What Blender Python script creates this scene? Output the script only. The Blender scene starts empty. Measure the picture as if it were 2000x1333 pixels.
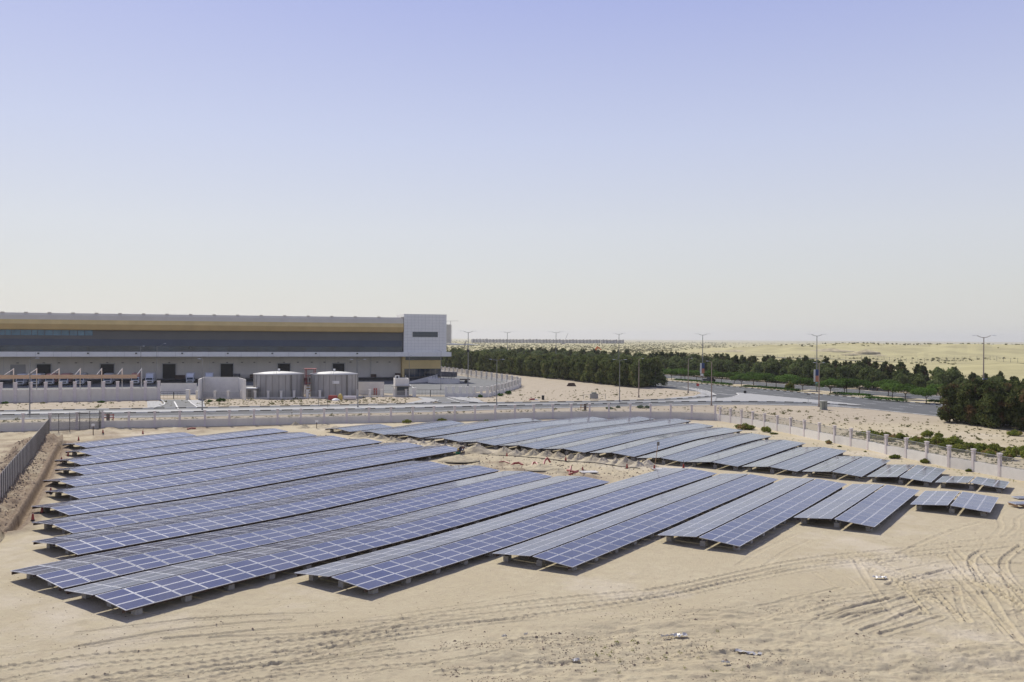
import bpy, math, random
import numpy as np
from mathutils import Matrix, Vector

# ------------------------------------------------------------------ camera, sky, sun, exposure
scn = bpy.context.scene
col = scn.collection
H, F, PX0, PY0, ROLL = 14.8, 1710.0, 1000.0, 662.0, 0.006
cam_d = bpy.data.cameras.new('camera')
cam = bpy.data.objects.new('camera', cam_d)
col.objects.link(cam)
cam_d.sensor_width = 36.0
cam_d.lens = 36.0 * F / 2000.0
cam_d.shift_y = -(666.5 - PY0) / 2000.0
cam_d.clip_start = 0.5
cam_d.clip_end = 60000
cr, sr = math.cos(ROLL), math.sin(ROLL)
cam.matrix_world = Matrix(((cr, -sr, 0, 0), (0, 0, -1, 0), (sr, cr, 0, H), (0, 0, 0, 1)))
scn.camera = cam

SUN_EL, SUN_AZ = math.radians(44), math.radians(-29)      # azimuth measured from straight ahead, negative = left
world = bpy.data.worlds.new("World")
scn.world = world
world.use_nodes = True
wn, wl = world.node_tree.nodes, world.node_tree.links
wn.clear()
w_out = wn.new('ShaderNodeOutputWorld')
w_bg = wn.new('ShaderNodeBackground')
sky = wn.new('ShaderNodeTexSky')
sky.sky_type = 'NISHITA'
sky.sun_disc = False
sky.sun_elevation = SUN_EL
sky.sun_rotation = SUN_AZ
sky.altitude = 0
sky.air_density = 1.0
sky.dust_density = 1.0
sky.ozone_density = 3.0
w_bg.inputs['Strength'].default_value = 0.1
# dusty horizon: the clear-sky model is mixed with the pale milky layer of a hazy desert day
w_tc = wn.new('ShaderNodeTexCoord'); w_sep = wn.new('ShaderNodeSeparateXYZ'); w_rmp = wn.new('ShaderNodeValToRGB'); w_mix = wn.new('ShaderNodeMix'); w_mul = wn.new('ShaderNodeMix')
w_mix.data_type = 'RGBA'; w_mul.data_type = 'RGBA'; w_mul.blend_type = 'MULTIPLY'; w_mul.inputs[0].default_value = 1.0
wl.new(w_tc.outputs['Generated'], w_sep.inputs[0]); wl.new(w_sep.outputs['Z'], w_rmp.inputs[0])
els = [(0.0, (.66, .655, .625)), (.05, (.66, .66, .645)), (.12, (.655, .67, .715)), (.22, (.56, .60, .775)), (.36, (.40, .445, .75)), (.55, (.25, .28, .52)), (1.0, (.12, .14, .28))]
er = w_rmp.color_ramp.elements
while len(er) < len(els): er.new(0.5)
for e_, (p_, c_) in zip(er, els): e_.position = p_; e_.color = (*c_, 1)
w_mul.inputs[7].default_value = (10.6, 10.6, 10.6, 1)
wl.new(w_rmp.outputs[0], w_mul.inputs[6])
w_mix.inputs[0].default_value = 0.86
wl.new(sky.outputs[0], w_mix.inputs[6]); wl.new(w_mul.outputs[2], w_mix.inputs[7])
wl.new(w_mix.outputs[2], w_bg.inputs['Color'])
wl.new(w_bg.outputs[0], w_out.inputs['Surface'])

sun_d = bpy.data.lights.new('sun', 'SUN')
sun_d.energy = 4.45
sun_d.angle = math.radians(0.6)
sun_d.color = (1.0, 0.945, 0.84)
sun = bpy.data.objects.new('sun', sun_d)
col.objects.link(sun)
s_vec = Vector((math.sin(SUN_AZ) * math.cos(SUN_EL), math.cos(SUN_AZ) * math.cos(SUN_EL), math.sin(SUN_EL)))
sun.rotation_euler = s_vec.to_track_quat('Z', 'Y').to_euler()
sun.location = (0, 0, 200)

scn.view_settings.view_transform = 'Standard'
scn.view_settings.look = 'None'
scn.view_settings.exposure = 0.0
scn.view_settings.gamma = 1.0
scn.render.engine = 'CYCLES'

# ------------------------------------------------------------------ helpers
random.seed(7)
rng = np.random.default_rng(11)


def G(px, py, z=0.0):
    """place on the ground seen at a photo pixel"""
    a, b = px - PX0, py - PY0
    xr, yr = a * cr + b * sr, -a * sr + b * cr
    d = F * (H - z) / yr
    return (xr / F * d, d)


def GX(px, d, py=700):
    return ((px - PX0) * cr + (py - PY0) * sr) / F * d


def ZT(px, py, d):
    """height of something seen at a pixel at a known depth"""
    a, b = px - PX0, py - PY0
    return H - (-a * sr + b * cr) * d / F


_lat = rng.random((256, 256))


def vnoise(x, y):
    x = np.asarray(x, float); y = np.asarray(y, float)
    xi = np.floor(x).astype(int); yi = np.floor(y).astype(int)
    fx = x - xi; fy = y - yi
    fx = fx * fx * (3 - 2 * fx); fy = fy * fy * (3 - 2 * fy)
    a = _lat[xi % 256, yi % 256]; b = _lat[(xi + 1) % 256, yi % 256]
    c = _lat[xi % 256, (yi + 1) % 256]; d = _lat[(xi + 1) % 256, (yi + 1) % 256]
    return (a * (1 - fx) + b * fx) * (1 - fy) + (c * (1 - fx) + d * fx) * fy - 0.5


def fbm(x, y, o=4):
    s = 0; a = 1.0
    for i in range(o):
        s = s + a * vnoise(x * 2 ** i + 17.3 * i, y * 2 ** i + 9.1 * i); a *= 0.5
    return s


def sstep(a, b, x):
    t = np.clip((np.asarray(x, float) - a) / (b - a), 0, 1)
    return t * t * (3 - 2 * t)


TH = 0.6072                                   # heading of the panel rows
U = np.array([math.sin(TH), math.cos(TH)]); V = np.array([math.cos(TH), -math.sin(TH)])


def und(x, y):
    """gentle swell of the levelled site; the rows follow it"""
    x = np.asarray(x, float); y = np.asarray(y, float)
    u = x * U[0] + y * U[1]; v = x * V[0] + y * V[1]
    r = -0.26 * np.exp(-((u - 52) / 15) ** 2) * sstep(-26, -40, v)
    r = r + 0.34 * np.exp(-((u - 117) / 13) ** 2) * sstep(-30, -50, v)
    r = r + 0.12 * vnoise(x / 17 + 3, y / 17 + 8)
    return r * (1 - sstep(150, 166, y - 0.1 * x))


# mesh builder -----------------------------------------------------
MATS = {}


class MB:
    def __init__(s):
        s.v = []; s.f = []; s.m = []; s.slots = []

    def mi(s, mat):
        if mat not in s.slots: s.slots.append(mat)
        return s.slots.index(mat)

    def add(s, verts, faces, mat):
        o = len(s.v); k = s.mi(mat)
        s.v += [tuple(p) for p in verts]
        for f in faces: s.f.append(tuple(i + o for i in f)); s.m.append(k)

    def box(s, c, size, mat, rz=0.0, ax=None, top=None):
        """box centred on c; ax = optional 3x3 axes; top = scale of the top face"""
        hx, hy, hz = size[0] / 2, size[1] / 2, size[2] / 2
        t = top or (1, 1)
        P = []
        for z in (-1, 1):
            kx, ky = (t if z > 0 else (1, 1))
            for (a, b) in ((-1, -1), (1, -1), (1, 1), (-1, 1)):
                P.append(Vector((a * hx * kx, b * hy * ky, z * hz)))
        M = ax.to_3x3() if ax is not None else Matrix.Rotation(rz, 3, 'Z')
        P = [M @ p + Vector(c) for p in P]
        s.add(P, [(3, 2, 1, 0), (4, 5, 6, 7), (0, 1, 5, 4), (1, 2, 6, 5), (2, 3, 7, 6), (3, 0, 4, 7)], mat)

    def bar(s, a, b, w, h, mat):
        a = Vector(a); b = Vector(b); d = b - a
        L = d.length
        x = d.normalized(); up = Vector((0, 0, 1))
        if abs(x.z) > 0.99: up = Vector((0, 1, 0))
        y = up.cross(x).normalized(); z = x.cross(y)
        M = Matrix((x, y, z)).transposed()
        s.box((a + b) / 2, (L, w, h), mat, ax=M)

    def cyl(s, a, b, r0, r1, mat, n=10, caps=True):
        a = Vector(a); b = Vector(b); x = (b - a).normalized()
        up = Vector((0, 0, 1)) if abs(x.z) < 0.9 else Vector((1, 0, 0))
        p = up.cross(x).normalized(); q = x.cross(p)
        P = []
        for c, r in ((a, r0), (b, r1)):
            for i in range(n):
                t = 2 * math.pi * i / n
                P.append(c + p * (math.cos(t) * r) + q * (math.sin(t) * r))
        fs = [(i, (i + 1) % n, n + (i + 1) % n, n + i) for i in range(n)]
        if caps: fs += [tuple(range(n - 1, -1, -1)), tuple(range(n, 2 * n))]
        s.add(P, fs, mat)

    def tube(s, pts, r, mat, n=6):
        for i in range(len(pts) - 1): s.cyl(pts[i], pts[i + 1], r, r, mat, n)

    def lathe(s, prof, c, mat, n=24):
        P = []; k = len(prof)
        for (r, z) in prof:
            for i in range(n):
                t = 2 * math.pi * i / n
                P.append((c[0] + r * math.cos(t), c[1] + r * math.sin(t), c[2] + z))
        fs = []
        for j in range(k - 1):
            for i in range(n):
                fs.append((j * n + i, j * n + (i + 1) % n, (j + 1) * n + (i + 1) % n, (j + 1) * n + i))
        s.add(P, fs, mat)

    def quad(s, p, mat):
        s.add(p, [tuple(range(len(p)))], mat)

    def mesh(s, name, smooth=False):
        me = bpy.data.meshes.new(name)
        me.from_pydata(s.v, [], s.f)
        for m in s.slots: me.materials.append(MATS[m])
        me.polygons.foreach_set('material_index', s.m)
        if smooth: me.polygons.foreach_set('use_smooth', [True] * len(s.f))
        me.update()
        return me

    def build(s, name, parent=None, loc=None, smooth=False):
        return link(name, s.mesh(name, smooth), parent, loc)


def link(name, me, parent=None, loc=None, rz=0.0):
    o = bpy.data.objects.new(name, me)
    col.objects.link(o)
    if parent is not None: o.parent = parent
    if loc is not None: o.location = loc
    if rz: o.rotation_euler[2] = rz
    return o


def tag(o, label=None, cat=None, group=None, kind=None):
    if label: o['label'] = label
    if cat: o['category'] = cat
    if group: o['group'] = group
    if kind: o['kind'] = kind
    return o


def empty(name, loc, label, cat, group=None, rz=0.0):
    o = bpy.data.objects.new(name, None)
    col.objects.link(o)
    o.location = loc; o.rotation_euler[2] = rz
    o.empty_display_size = 0.3
    return tag(o, label, cat, group)


def copy_tree(o, parent=None):
    c = o.copy(); col.objects.link(c)
    if parent is not None: c.parent = parent
    for ch in list(o.children): copy_tree(ch, c)
    return c


_u = ['', 'first', 'second', 'third', 'fourth', 'fifth', 'sixth', 'seventh', 'eighth', 'ninth', 'tenth', 'eleventh', 'twelfth', 'thirteenth', 'fourteenth', 'fifteenth', 'sixteenth', 'seventeenth', 'eighteenth', 'nineteenth']
_t = ['twent', 'thirt', 'fort', 'fift', 'sixt', 'sevent', 'eight', 'ninet']
ORD = _u[1:]
for _k in _t: ORD += [_k + 'ieth'] + [_k + 'y-' + w_ for w_ in _u[1:10]]


# ------------------------------------------------------------------ materials
def mat(name, c, rough=0.8, metal=0.0, var=0.0, scale=3.0, bump=0.0, bscale=20.0, spec=0.5, c2=None, det=4.0, stretch=None,
        objvar=0.0, coat=0.0):
    m = bpy.data.materials.new(name)
    m.use_nodes = True
    nt = m.node_tree; N = nt.nodes; L = nt.links
    b = N['Principled BSDF']
    b.inputs['Roughness'].default_value = rough
    b.inputs['Metallic'].default_value = metal
    b.inputs['Specular IOR Level'].default_value = spec
    b.inputs['Coat Weight'].default_value = coat
    b.inputs['Base Color'].default_value = (*c, 1)
    src = None
    if var > 0 or c2 is not None or bump > 0 or objvar > 0:
        tc = N.new('ShaderNodeTexCoord')
        mp = N.new('ShaderNodeMapping')
        L.new(tc.outputs['Object'], mp.inputs[0])
        if stretch: mp.inputs['Scale'].default_value = stretch
        if var > 0 or c2 is not None:
            n = N.new('ShaderNodeTexNoise'); n.inputs['Scale'].default_value = scale; n.inputs['Detail'].default_value = det
            n.inputs['Roughness'].default_value = 0.65
            L.new(mp.outputs[0], n.inputs['Vector'])
            r = N.new('ShaderNodeValToRGB'); L.new(n.outputs['Fac'], r.inputs[0])
            r.color_ramp.elements[0].position = 0.32; r.color_ramp.elements[1].position = 0.68
            a = c2 if c2 is not None else tuple(k * (1 - var) for k in c)
            e = c if c2 is not None else tuple(min(1, k * (1 + var)) for k in c)
            r.color_ramp.elements[0].color = (*a, 1); r.color_ramp.elements[1].color = (*e, 1)
            src = r.outputs[0]
        if objvar > 0:
            oi = N.new('ShaderNodeObjectInfo'); hs = N.new('ShaderNodeHueSaturation')
            mr = N.new('ShaderNodeMapRange'); mr.inputs[3].default_value = 1 - objvar; mr.inputs[4].default_value = 1 + objvar
            L.new(oi.outputs['Random'], mr.inputs[0]); L.new(mr.outputs[0], hs.inputs['Value'])
            if src is not None: L.new(src, hs.inputs['Color'])
            else: hs.inputs['Color'].default_value = (*c, 1)
            src = hs.outputs[0]
        if src is not None: L.new(src, b.inputs['Base Color'])
        if bump > 0:
            n2 = N.new('ShaderNodeTexNoise'); n2.inputs['Scale'].default_value = bscale; n2.inputs['Detail'].default_value = 5
            L.new(mp.outputs[0], n2.inputs['Vector'])
            bp = N.new('ShaderNodeBump'); bp.inputs['Strength'].default_value = 1.0; bp.inputs['Distance'].default_value = bump
            L.new(n2.outputs['Fac'], bp.inputs['Height']); L.new(bp.outputs[0], b.inputs['Normal'])
    MATS[name] = m
    return m


def sand_material():
    m = bpy.data.materials.new('sand'); m.use_nodes = True
    nt = m.node_tree; N = nt.nodes; L = nt.links
    b = N['Principled BSDF']; b.inputs['Roughness'].default_value = 0.95; b.inputs['Specular IOR Level'].default_value = 0.15
    geo = N.new('ShaderNodeNewGeometry')
    at = N.new('ShaderNodeAttribute'); at.attribute_name = 'soil'
    sep = N.new('ShaderNodeSeparateColor'); L.new(at.outputs['Color'], sep.inputs[0])

    def noise(scale, det=5, rough=0.6):
        n = N.new('ShaderNodeTexNoise'); n.inputs['Scale'].default_value = scale
        n.inputs['Detail'].default_value = det; n.inputs['Roughness'].default_value = rough
        L.new(geo.outputs['Position'], n.inputs['Vector']); return n.outputs['Fac']

    def mix(fac, a, c, blend='MIX'):
        x = N.new('ShaderNodeMix'); x.data_type = 'RGBA'; x.blend_type = blend
        if isinstance(fac, (int, float)): x.inputs[0].default_value = fac
        else: L.new(fac, x.inputs[0])
        for k, s in ((6, a), (7, c)):
            if isinstance(s, tuple): x.inputs[k].default_value = (*s, 1)
            else: L.new(s, x.inputs[k])
        return x.outputs[2]

    def ramp(s, p0, p1):
        r = N.new('ShaderNodeMapRange'); r.inputs[1].default_value = p0; r.inputs[2].default_value = p1
        L.new(s, r.inputs[0]); return r.outputs[0]
    base = mix(ramp(noise(0.16, 6), 0.35, 0.65), (0.510, 0.440, 0.295), (0.572, 0.505, 0.352))
    base = mix(ramp(noise(1.3, 6, 0.7), 0.35, 0.7), base, (0.475, 0.402, 0.28))
    base = mix(ramp(noise(0.055, 5, .7), 0.54, 0.66), base, (0.60, 0.53, 0.41))        # salt-bleached patches
    base = mix(sep.outputs[0], base, mix(ramp(noise(0.02, 4), .4, .6), (0.485, 0.44, 0.23), (0.385, 0.345, 0.185)))        # far yellow desert
    base = mix(sep.outputs[1], base, mix(ramp(noise(2.2, 6, .75), .38, .62), (0.20, 0.145, 0.10), (0.34, 0.265, 0.185)))        # dug up soil, and painted shade in the trench slot
    base = mix(sep.outputs[2], base, mix(ramp(noise(0.35, 6), .35, .65), (0.42, 0.355, 0.262), (0.48, 0.415, 0.315)))        # pinkish verge
    sp = noise(9.0, 3, 0.8)
    base = mix(ramp(sp, 0.60, 0.76), base, (0.26, 0.20, 0.145))
    L.new(base, b.inputs['Base Color'])
    bp = N.new('ShaderNodeBump'); bp.inputs['Distance'].default_value = 0.10; bp.inputs['Strength'].default_value = 0.8
    L.new(noise(4.0, 8, 0.72), bp.inputs['Height'])
    b2 = N.new('ShaderNodeBump'); b2.inputs['Distance'].default_value = 0.045; b2.inputs['Strength'].default_value = 0.9
    L.new(noise(14.0, 6, 0.75), b2.inputs['Height']); L.new(bp.outputs[0], b2.inputs['Normal']); L.new(b2.outputs[0], b.inputs['Normal'])
    MATS['sand'] = m


def panel_glass(name, ca, cb):
    m = bpy.data.materials.new(name); m.use_nodes = True
    nt = m.node_tree; N = nt.nodes; L = nt.links
    b = N['Principled BSDF']
    b.inputs['Roughness'].default_value = 0.12; b.inputs['IOR'].default_value = 1.5
    b.inputs['Specular IOR Level'].default_value = 0.5
    b.inputs['Coat Weight'].default_value = 0.22; b.inputs['Coat Roughness'].default_value = 0.09; b.inputs['Sheen Weight'].default_value = 0.04; b.inputs['Sheen Roughness'].default_value = 0.35; b.inputs['Sheen Tint'].default_value = (.85, .9, 1, 1)
    tc = N.new('ShaderNodeTexCoord')
    oi = N.new('ShaderNodeObjectInfo')
    vo = N.new('ShaderNodeTexVoronoi'); vo.inputs['Scale'].default_value = 6.2; L.new(tc.outputs['Object'], vo.inputs['Vector'])
    mx = N.new('ShaderNodeMix'); mx.data_type = 'RGBA'
    mx.inputs[6].default_value = (*ca, 1); mx.inputs[7].default_value = (*cb, 1)
    L.new(vo.outputs['Color'], mx.inputs[0])
    hs = N.new('ShaderNodeHueSaturation')
    mr = N.new('ShaderNodeMapRange'); mr.inputs[3].default_value = 0.86; mr.inputs[4].default_value = 1.16
    L.new(oi.outputs['Random'], mr.inputs[0]); L.new(mr.outputs[0], hs.inputs['Value']); L.new(mx.outputs[2], hs.inputs['Color'])
    # wind-blown dust film on the glass
    geo = N.new('ShaderNodeNewGeometry')
    no = N.new('ShaderNodeTexNoise'); no.inputs['Scale'].default_value = 0.35; no.inputs['Detail'].default_value = 5
    L.new(geo.outputs['Position'], no.inputs['Vector'])
    dr = N.new('ShaderNodeMapRange'); dr.inputs[1].default_value = .3; dr.inputs[2].default_value = .7
    dr.inputs[3].default_value = 0.015; dr.inputs[4].default_value = 0.13
    L.new(no.outputs['Fac'], dr.inputs[0])
    m2 = N.new('ShaderNodeMix'); m2.data_type = 'RGBA'; m2.inputs[7].default_value = (0.42, 0.38, 0.33, 1)
    L.new(dr.outputs[0], m2.inputs[0]); L.new(hs.outputs[0], m2.inputs[6])
    L.new(m2.outputs[2], b.inputs['Base Color'])
    MATS[name] = m


def leaf_material(name, c1, c2, c3=None, amount=0.0):
    m = bpy.data.materials.new(name); m.use_nodes = True
    nt = m.node_tree; N = nt.nodes; L = nt.links
    N.clear()
    out = N.new('ShaderNodeOutputMaterial')
    geo = N.new('ShaderNodeNewGeometry'); oi = N.new('ShaderNodeObjectInfo')
    no = N.new('ShaderNodeTexNoise'); no.inputs['Scale'].default_value = 0.8; no.inputs['Detail'].default_value = 3
    L.new(geo.outputs['Position'], no.inputs['Vector'])
    mr = N.new('ShaderNodeMapRange'); mr.inputs[1].default_value = .35; mr.inputs[2].default_value = .65
    L.new(no.outputs['Fac'], mr.inputs[0])
    mx = N.new('ShaderNodeMix'); mx.data_type = 'RGBA'
    mx.inputs[6].default_value = (*c1, 1); mx.inputs[7].default_value = (*c2, 1)
    L.new(mr.outputs[0], mx.inputs[0]); src = mx.outputs[2]
    if c3:
        n3 = N.new('ShaderNodeTexNoise'); n3.inputs['Scale'].default_value = 0.45; n3.inputs['Detail'].default_value = 2
        mp = N.new('ShaderNodeMapping'); mp.inputs['Location'].default_value = (31, 7, 3)
        L.new(geo.outputs['Position'], mp.inputs[0]); L.new(mp.outputs[0], n3.inputs['Vector'])
        r3 = N.new('ShaderNodeMapRange'); r3.inputs[1].default_value = .60 - amount * .1; r3.inputs[2].default_value = .68
        L.new(n3.outputs['Fac'], r3.inputs[0])
        m3 = N.new('ShaderNodeMix'); m3.data_type = 'RGBA'; m3.inputs[7].default_value = (*c3, 1)
        L.new(r3.outputs[0], m3.inputs[0]); L.new(src, m3.inputs[6]); src = m3.outputs[2]
    hs = N.new('ShaderNodeHueSaturation')
    v = N.new('ShaderNodeMapRange'); v.inputs[3].default_value = .75; v.inputs[4].default_value = 1.3
    L.new(oi.outputs['Random'], v.inputs[0]); L.new(v.outputs[0], hs.inputs['Value']); L.new(src, hs.inputs['Color'])
    di = N.new('ShaderNodeBsdfDiffuse'); tr = N.new('ShaderNodeBsdfTranslucent'); ms = N.new('ShaderNodeMixShader')
    ms.inputs[0].default_value = 0.3
    L.new(hs.outputs[0], di.inputs[0]); L.new(hs.outputs[0], tr.inputs[0])
    L.new(di.outputs[0], ms.inputs[1]); L.new(tr.outputs[0], ms.inputs[2]); L.new(ms.outputs[0], out.inputs[0])
    MATS[name] = m


sand_material()
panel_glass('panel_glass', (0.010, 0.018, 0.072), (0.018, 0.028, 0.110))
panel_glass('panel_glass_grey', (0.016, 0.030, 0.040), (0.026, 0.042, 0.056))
mat('frame_alu', (0.50, 0.51, 0.54), 0.6, 0.0, objvar=0.1, spec=.3)
mat('backsheet', (0.52, 0.54, 0.60), 0.5, spec=.3)
mat('panel_under', (0.11, 0.10, 0.10), 0.7)
mat('steel', (0.20, 0.19, 0.18), 0.55, 0.6, var=0.15)
mat('rust_steel', (0.075, 0.045, 0.034), 0.8, 0.1, var=0.3, scale=4)
mat('concrete', (0.36, 0.34, 0.31), 0.92, var=0.18, scale=5, bump=0.01, bscale=40, objvar=0.12)
mat('render_wall', (0.68, 0.64, 0.565), 0.9, var=0.07, scale=0.8, bump=0.004, stretch=(1, 1, 0.35))
mat('render_white', (0.74, 0.71, 0.65), 0.9, var=0.06, scale=0.9)
mat('post_paint', (0.66, 0.60, 0.58), 0.85, var=0.08, scale=2)
mat('mound_soil', (0.42, 0.36, 0.22), 0.95, var=.35, scale=.18)
mat('hoard', (0.60, 0.565, 0.51), 0.8, var=.15)
mat('rail_metal', (0.40, 0.40, 0.39), 0.5, 0.4)
mat('asphalt', (0.095, 0.10, 0.102), 0.9, var=0.16, scale=0.25, bump=0.004, bscale=30)
mat('asphalt_pale', (0.155, 0.158, 0.155), 0.9, var=0.12, scale=0.2, bump=0.004, bscale=30)
mat('paving', (0.36, 0.36, 0.35), 0.85, var=0.10, scale=0.6)
mat('kerb_white', (0.66, 0.65, 0.61), 0.8, var=0.1, scale=3)
mat('kerb_black', (0.035, 0.035, 0.035), 0.8)
mat('kerb_grey', (0.48, 0.47, 0.44), 0.85, var=0.1)
mat('road_paint', (0.62, 0.62, 0.60), 0.7, var=0.12, scale=2)
mat('clad_grey', (0.64, 0.59, 0.48), 0.6, 0.0, var=0.05, scale=0.2)
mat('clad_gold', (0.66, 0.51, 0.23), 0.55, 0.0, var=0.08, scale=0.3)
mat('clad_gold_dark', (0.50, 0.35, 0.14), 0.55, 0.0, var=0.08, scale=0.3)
mat('clad_slate', (0.105, 0.106, 0.108), 0.45, 0.2, var=0.06, scale=0.3)
mat('clad_slate_blue', (0.050, 0.068, 0.105), 0.4, 0.2, var=0.08, scale=0.3)
mat('glass_dark', (0.018, 0.035, 0.055), 0.06, 0.0, spec=0.7, var=0.5, scale=0.12)
mat('glass_blue', (0.05, 0.15, 0.24), 0.25, 0.0, spec=0.8, var=0.3, scale=0.4)
mat('clad_white', (0.76, 0.755, 0.72), 0.4, 0.0, var=0.04, scale=0.5)
mat('joint', (0.40, 0.40, 0.39), 0.8)
mat('dock_wall', (0.58, 0.545, 0.48), 0.85, var=0.08, scale=0.25, stretch=(1, 1, .4))
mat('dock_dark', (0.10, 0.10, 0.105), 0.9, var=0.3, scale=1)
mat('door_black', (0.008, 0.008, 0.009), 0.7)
mat('door_grey', (0.30, 0.29, 0.28), 0.6)
mat('tank_grey', (0.40, 0.385, 0.36), 0.7, 0.0, var=0.14, scale=0.6, stretch=(1, 1, 0.25))
mat('tank_roof', (0.56, 0.55, 0.51), 0.6, var=0.05)
mat('red_paint', (0.33, 0.045, 0.035), 0.5, var=0.15)
mat('red_hose', (0.30, 0.05, 0.04), 0.5)
mat('orange', (0.62, 0.16, 0.04), 0.5)
mat('beige_fabric', (0.62, 0.42, 0.26), 0.9, var=0.08)
mat('truck_white', (0.62, 0.64, 0.66), 0.3, coat=0.3, objvar=0.15)
mat('truck_silver', (0.36, 0.38, 0.40), 0.35, 0.3, objvar=0.15)
mat('truck_red', (0.48, 0.22, 0.19), 0.5)
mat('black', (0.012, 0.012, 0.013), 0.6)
mat('lamp_pole', (0.26, 0.255, 0.25), 0.5, 0.5)
mat('lamp_pole_brown', (0.30, 0.24, 0.20), 0.6, 0.2)
mat('lamp_head', (0.60, 0.60, 0.60), 0.35, 0.3)
mat('white', (0.75, 0.75, 0.73), 0.6)
mat('blue_panel', (0.02, 0.045, 0.15), 0.5)
mat('teal', (0.04, 0.22, 0.26), 0.5)
mat('poster_orange', (0.42, 0.17, 0.10), 0.6)
mat('sign_red', (0.35, 0.04, 0.03), 0.5)
mat('cab_green', (0.26, 0.27, 0.22), 0.7, var=0.1)
mat('pallet_wood', (0.42, 0.27, 0.15), 0.9, var=0.2, scale=6)
mat('plastic', (0.55, 0.53, 0.50), 0.35)
mat('trunk', (0.10, 0.075, 0.055), 0.95, var=0.2, scale=4)
mat('stone', (0.26, 0.20, 0.15), 0.95, var=0.35, scale=7)
mat('skin', (0.16, 0.085, 0.055), 0.6)
mat('cloth_green', (0.02, 0.14, 0.07), 0.85)
mat('cloth_navy', (0.035, 0.035, 0.07), 0.85)
mat('cloth_brown', (0.12, 0.06, 0.05), 0.85)
mat('far_stone', (0.27, 0.245, 0.24), 0.9, var=0.15, scale=0.1)
mat('far_pale', (0.45, 0.44, 0.43), 0.9)
mat('yellow_band', (0.60, 0.45, 0.12), 0.7)
mat('car_paint', (0.03, 0.035, 0.055), 0.25, 0.3, coat=0.6)
mat('tyre', (0.02, 0.02, 0.02), 0.9)
mat('hedge_flower', (0.10, 0.14, 0.04), 0.9)
leaf_material('leaf_dark', (0.064, 0.088, 0.028), (0.185, 0.21, 0.072), (0.18, 0.17, 0.06), 0.3)
leaf_material('leaf_brown', (0.045, 0.062, 0.024), (0.115, 0.130, 0.046), (0.15, 0.095, 0.050), 0.35)
leaf_material('leaf_mid', (0.085, 0.115, 0.040), (0.185, 0.22, 0.085), (0.19, 0.20, 0.08), 0.5)
leaf_material('leaf_umbrella', (0.075, 0.135, 0.028), (0.12, 0.19, 0.045))
leaf_material('leaf_hedge', (0.040, 0.090, 0.018), (0.075, 0.145, 0.030))
leaf_material('leaf_bush', (0.14, 0.175, 0.035), (0.25, 0.26, 0.06), (0.30, 0.20, 0.09), 0.5)
leaf_material('leaf_scrub', (0.13, 0.13, 0.055), (0.20, 0.185, 0.09))
leaf_material('leaf_far', (0.17, 0.165, 0.075), (0.26, 0.24, 0.115))

# ------------------------------------------------------------------ ground
RD = np.array([-0.371, 0.9286]); RN = np.array([0.9286, 0.371])      # the diagonal main road: along, across


def W(px, py): return np.array(G(px, py))


def seg_dist(X, Y, pts):
    """signed distance to a polyline and arc length along it"""
    best = np.full(X.shape, 1e9); sgn = np.zeros(X.shape); arc = np.zeros(X.shape); s0 = 0.0
    for i in range(len(pts) - 1):
        a = pts[i]; b = pts[i + 1]; d = b - a; L = math.hypot(*d)
        if L < 1e-6: continue
        t = np.clip(((X - a[0]) * d[0] + (Y - a[1]) * d[1]) / (L * L), 0, 1)
        dx = X - a[0] - t * d[0]; dy = Y - a[1] - t * d[1]
        r = np.hypot(dx, dy); m = r < best
        best = np.where(m, r, best); sgn = np.where(m, (d[0] * dy - d[1] * dx) / L, sgn); arc = np.where(m, s0 + t * L, arc)
        s0 += L
    return best, sgn, arc


def smooth_poly(px_pts, n=8):
    P = [W(*p) for p in px_pts]; out = []
    for i in range(len(P) - 1):
        p0 = P[max(i - 1, 0)]; p1 = P[i]; p2 = P[i + 1]; p3 = P[min(i + 2, len(P) - 1)]
        for k in range(n):
            t = k / n
            out.append(0.5 * ((2 * p1) + (-p0 + p2) * t + (2 * p0 - 5 * p1 + 4 * p2 - p3) * t * t + (-p0 + 3 * p1 - 3 * p2 + p3) * t ** 3))
    out.append(P[-1]); return out


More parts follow.
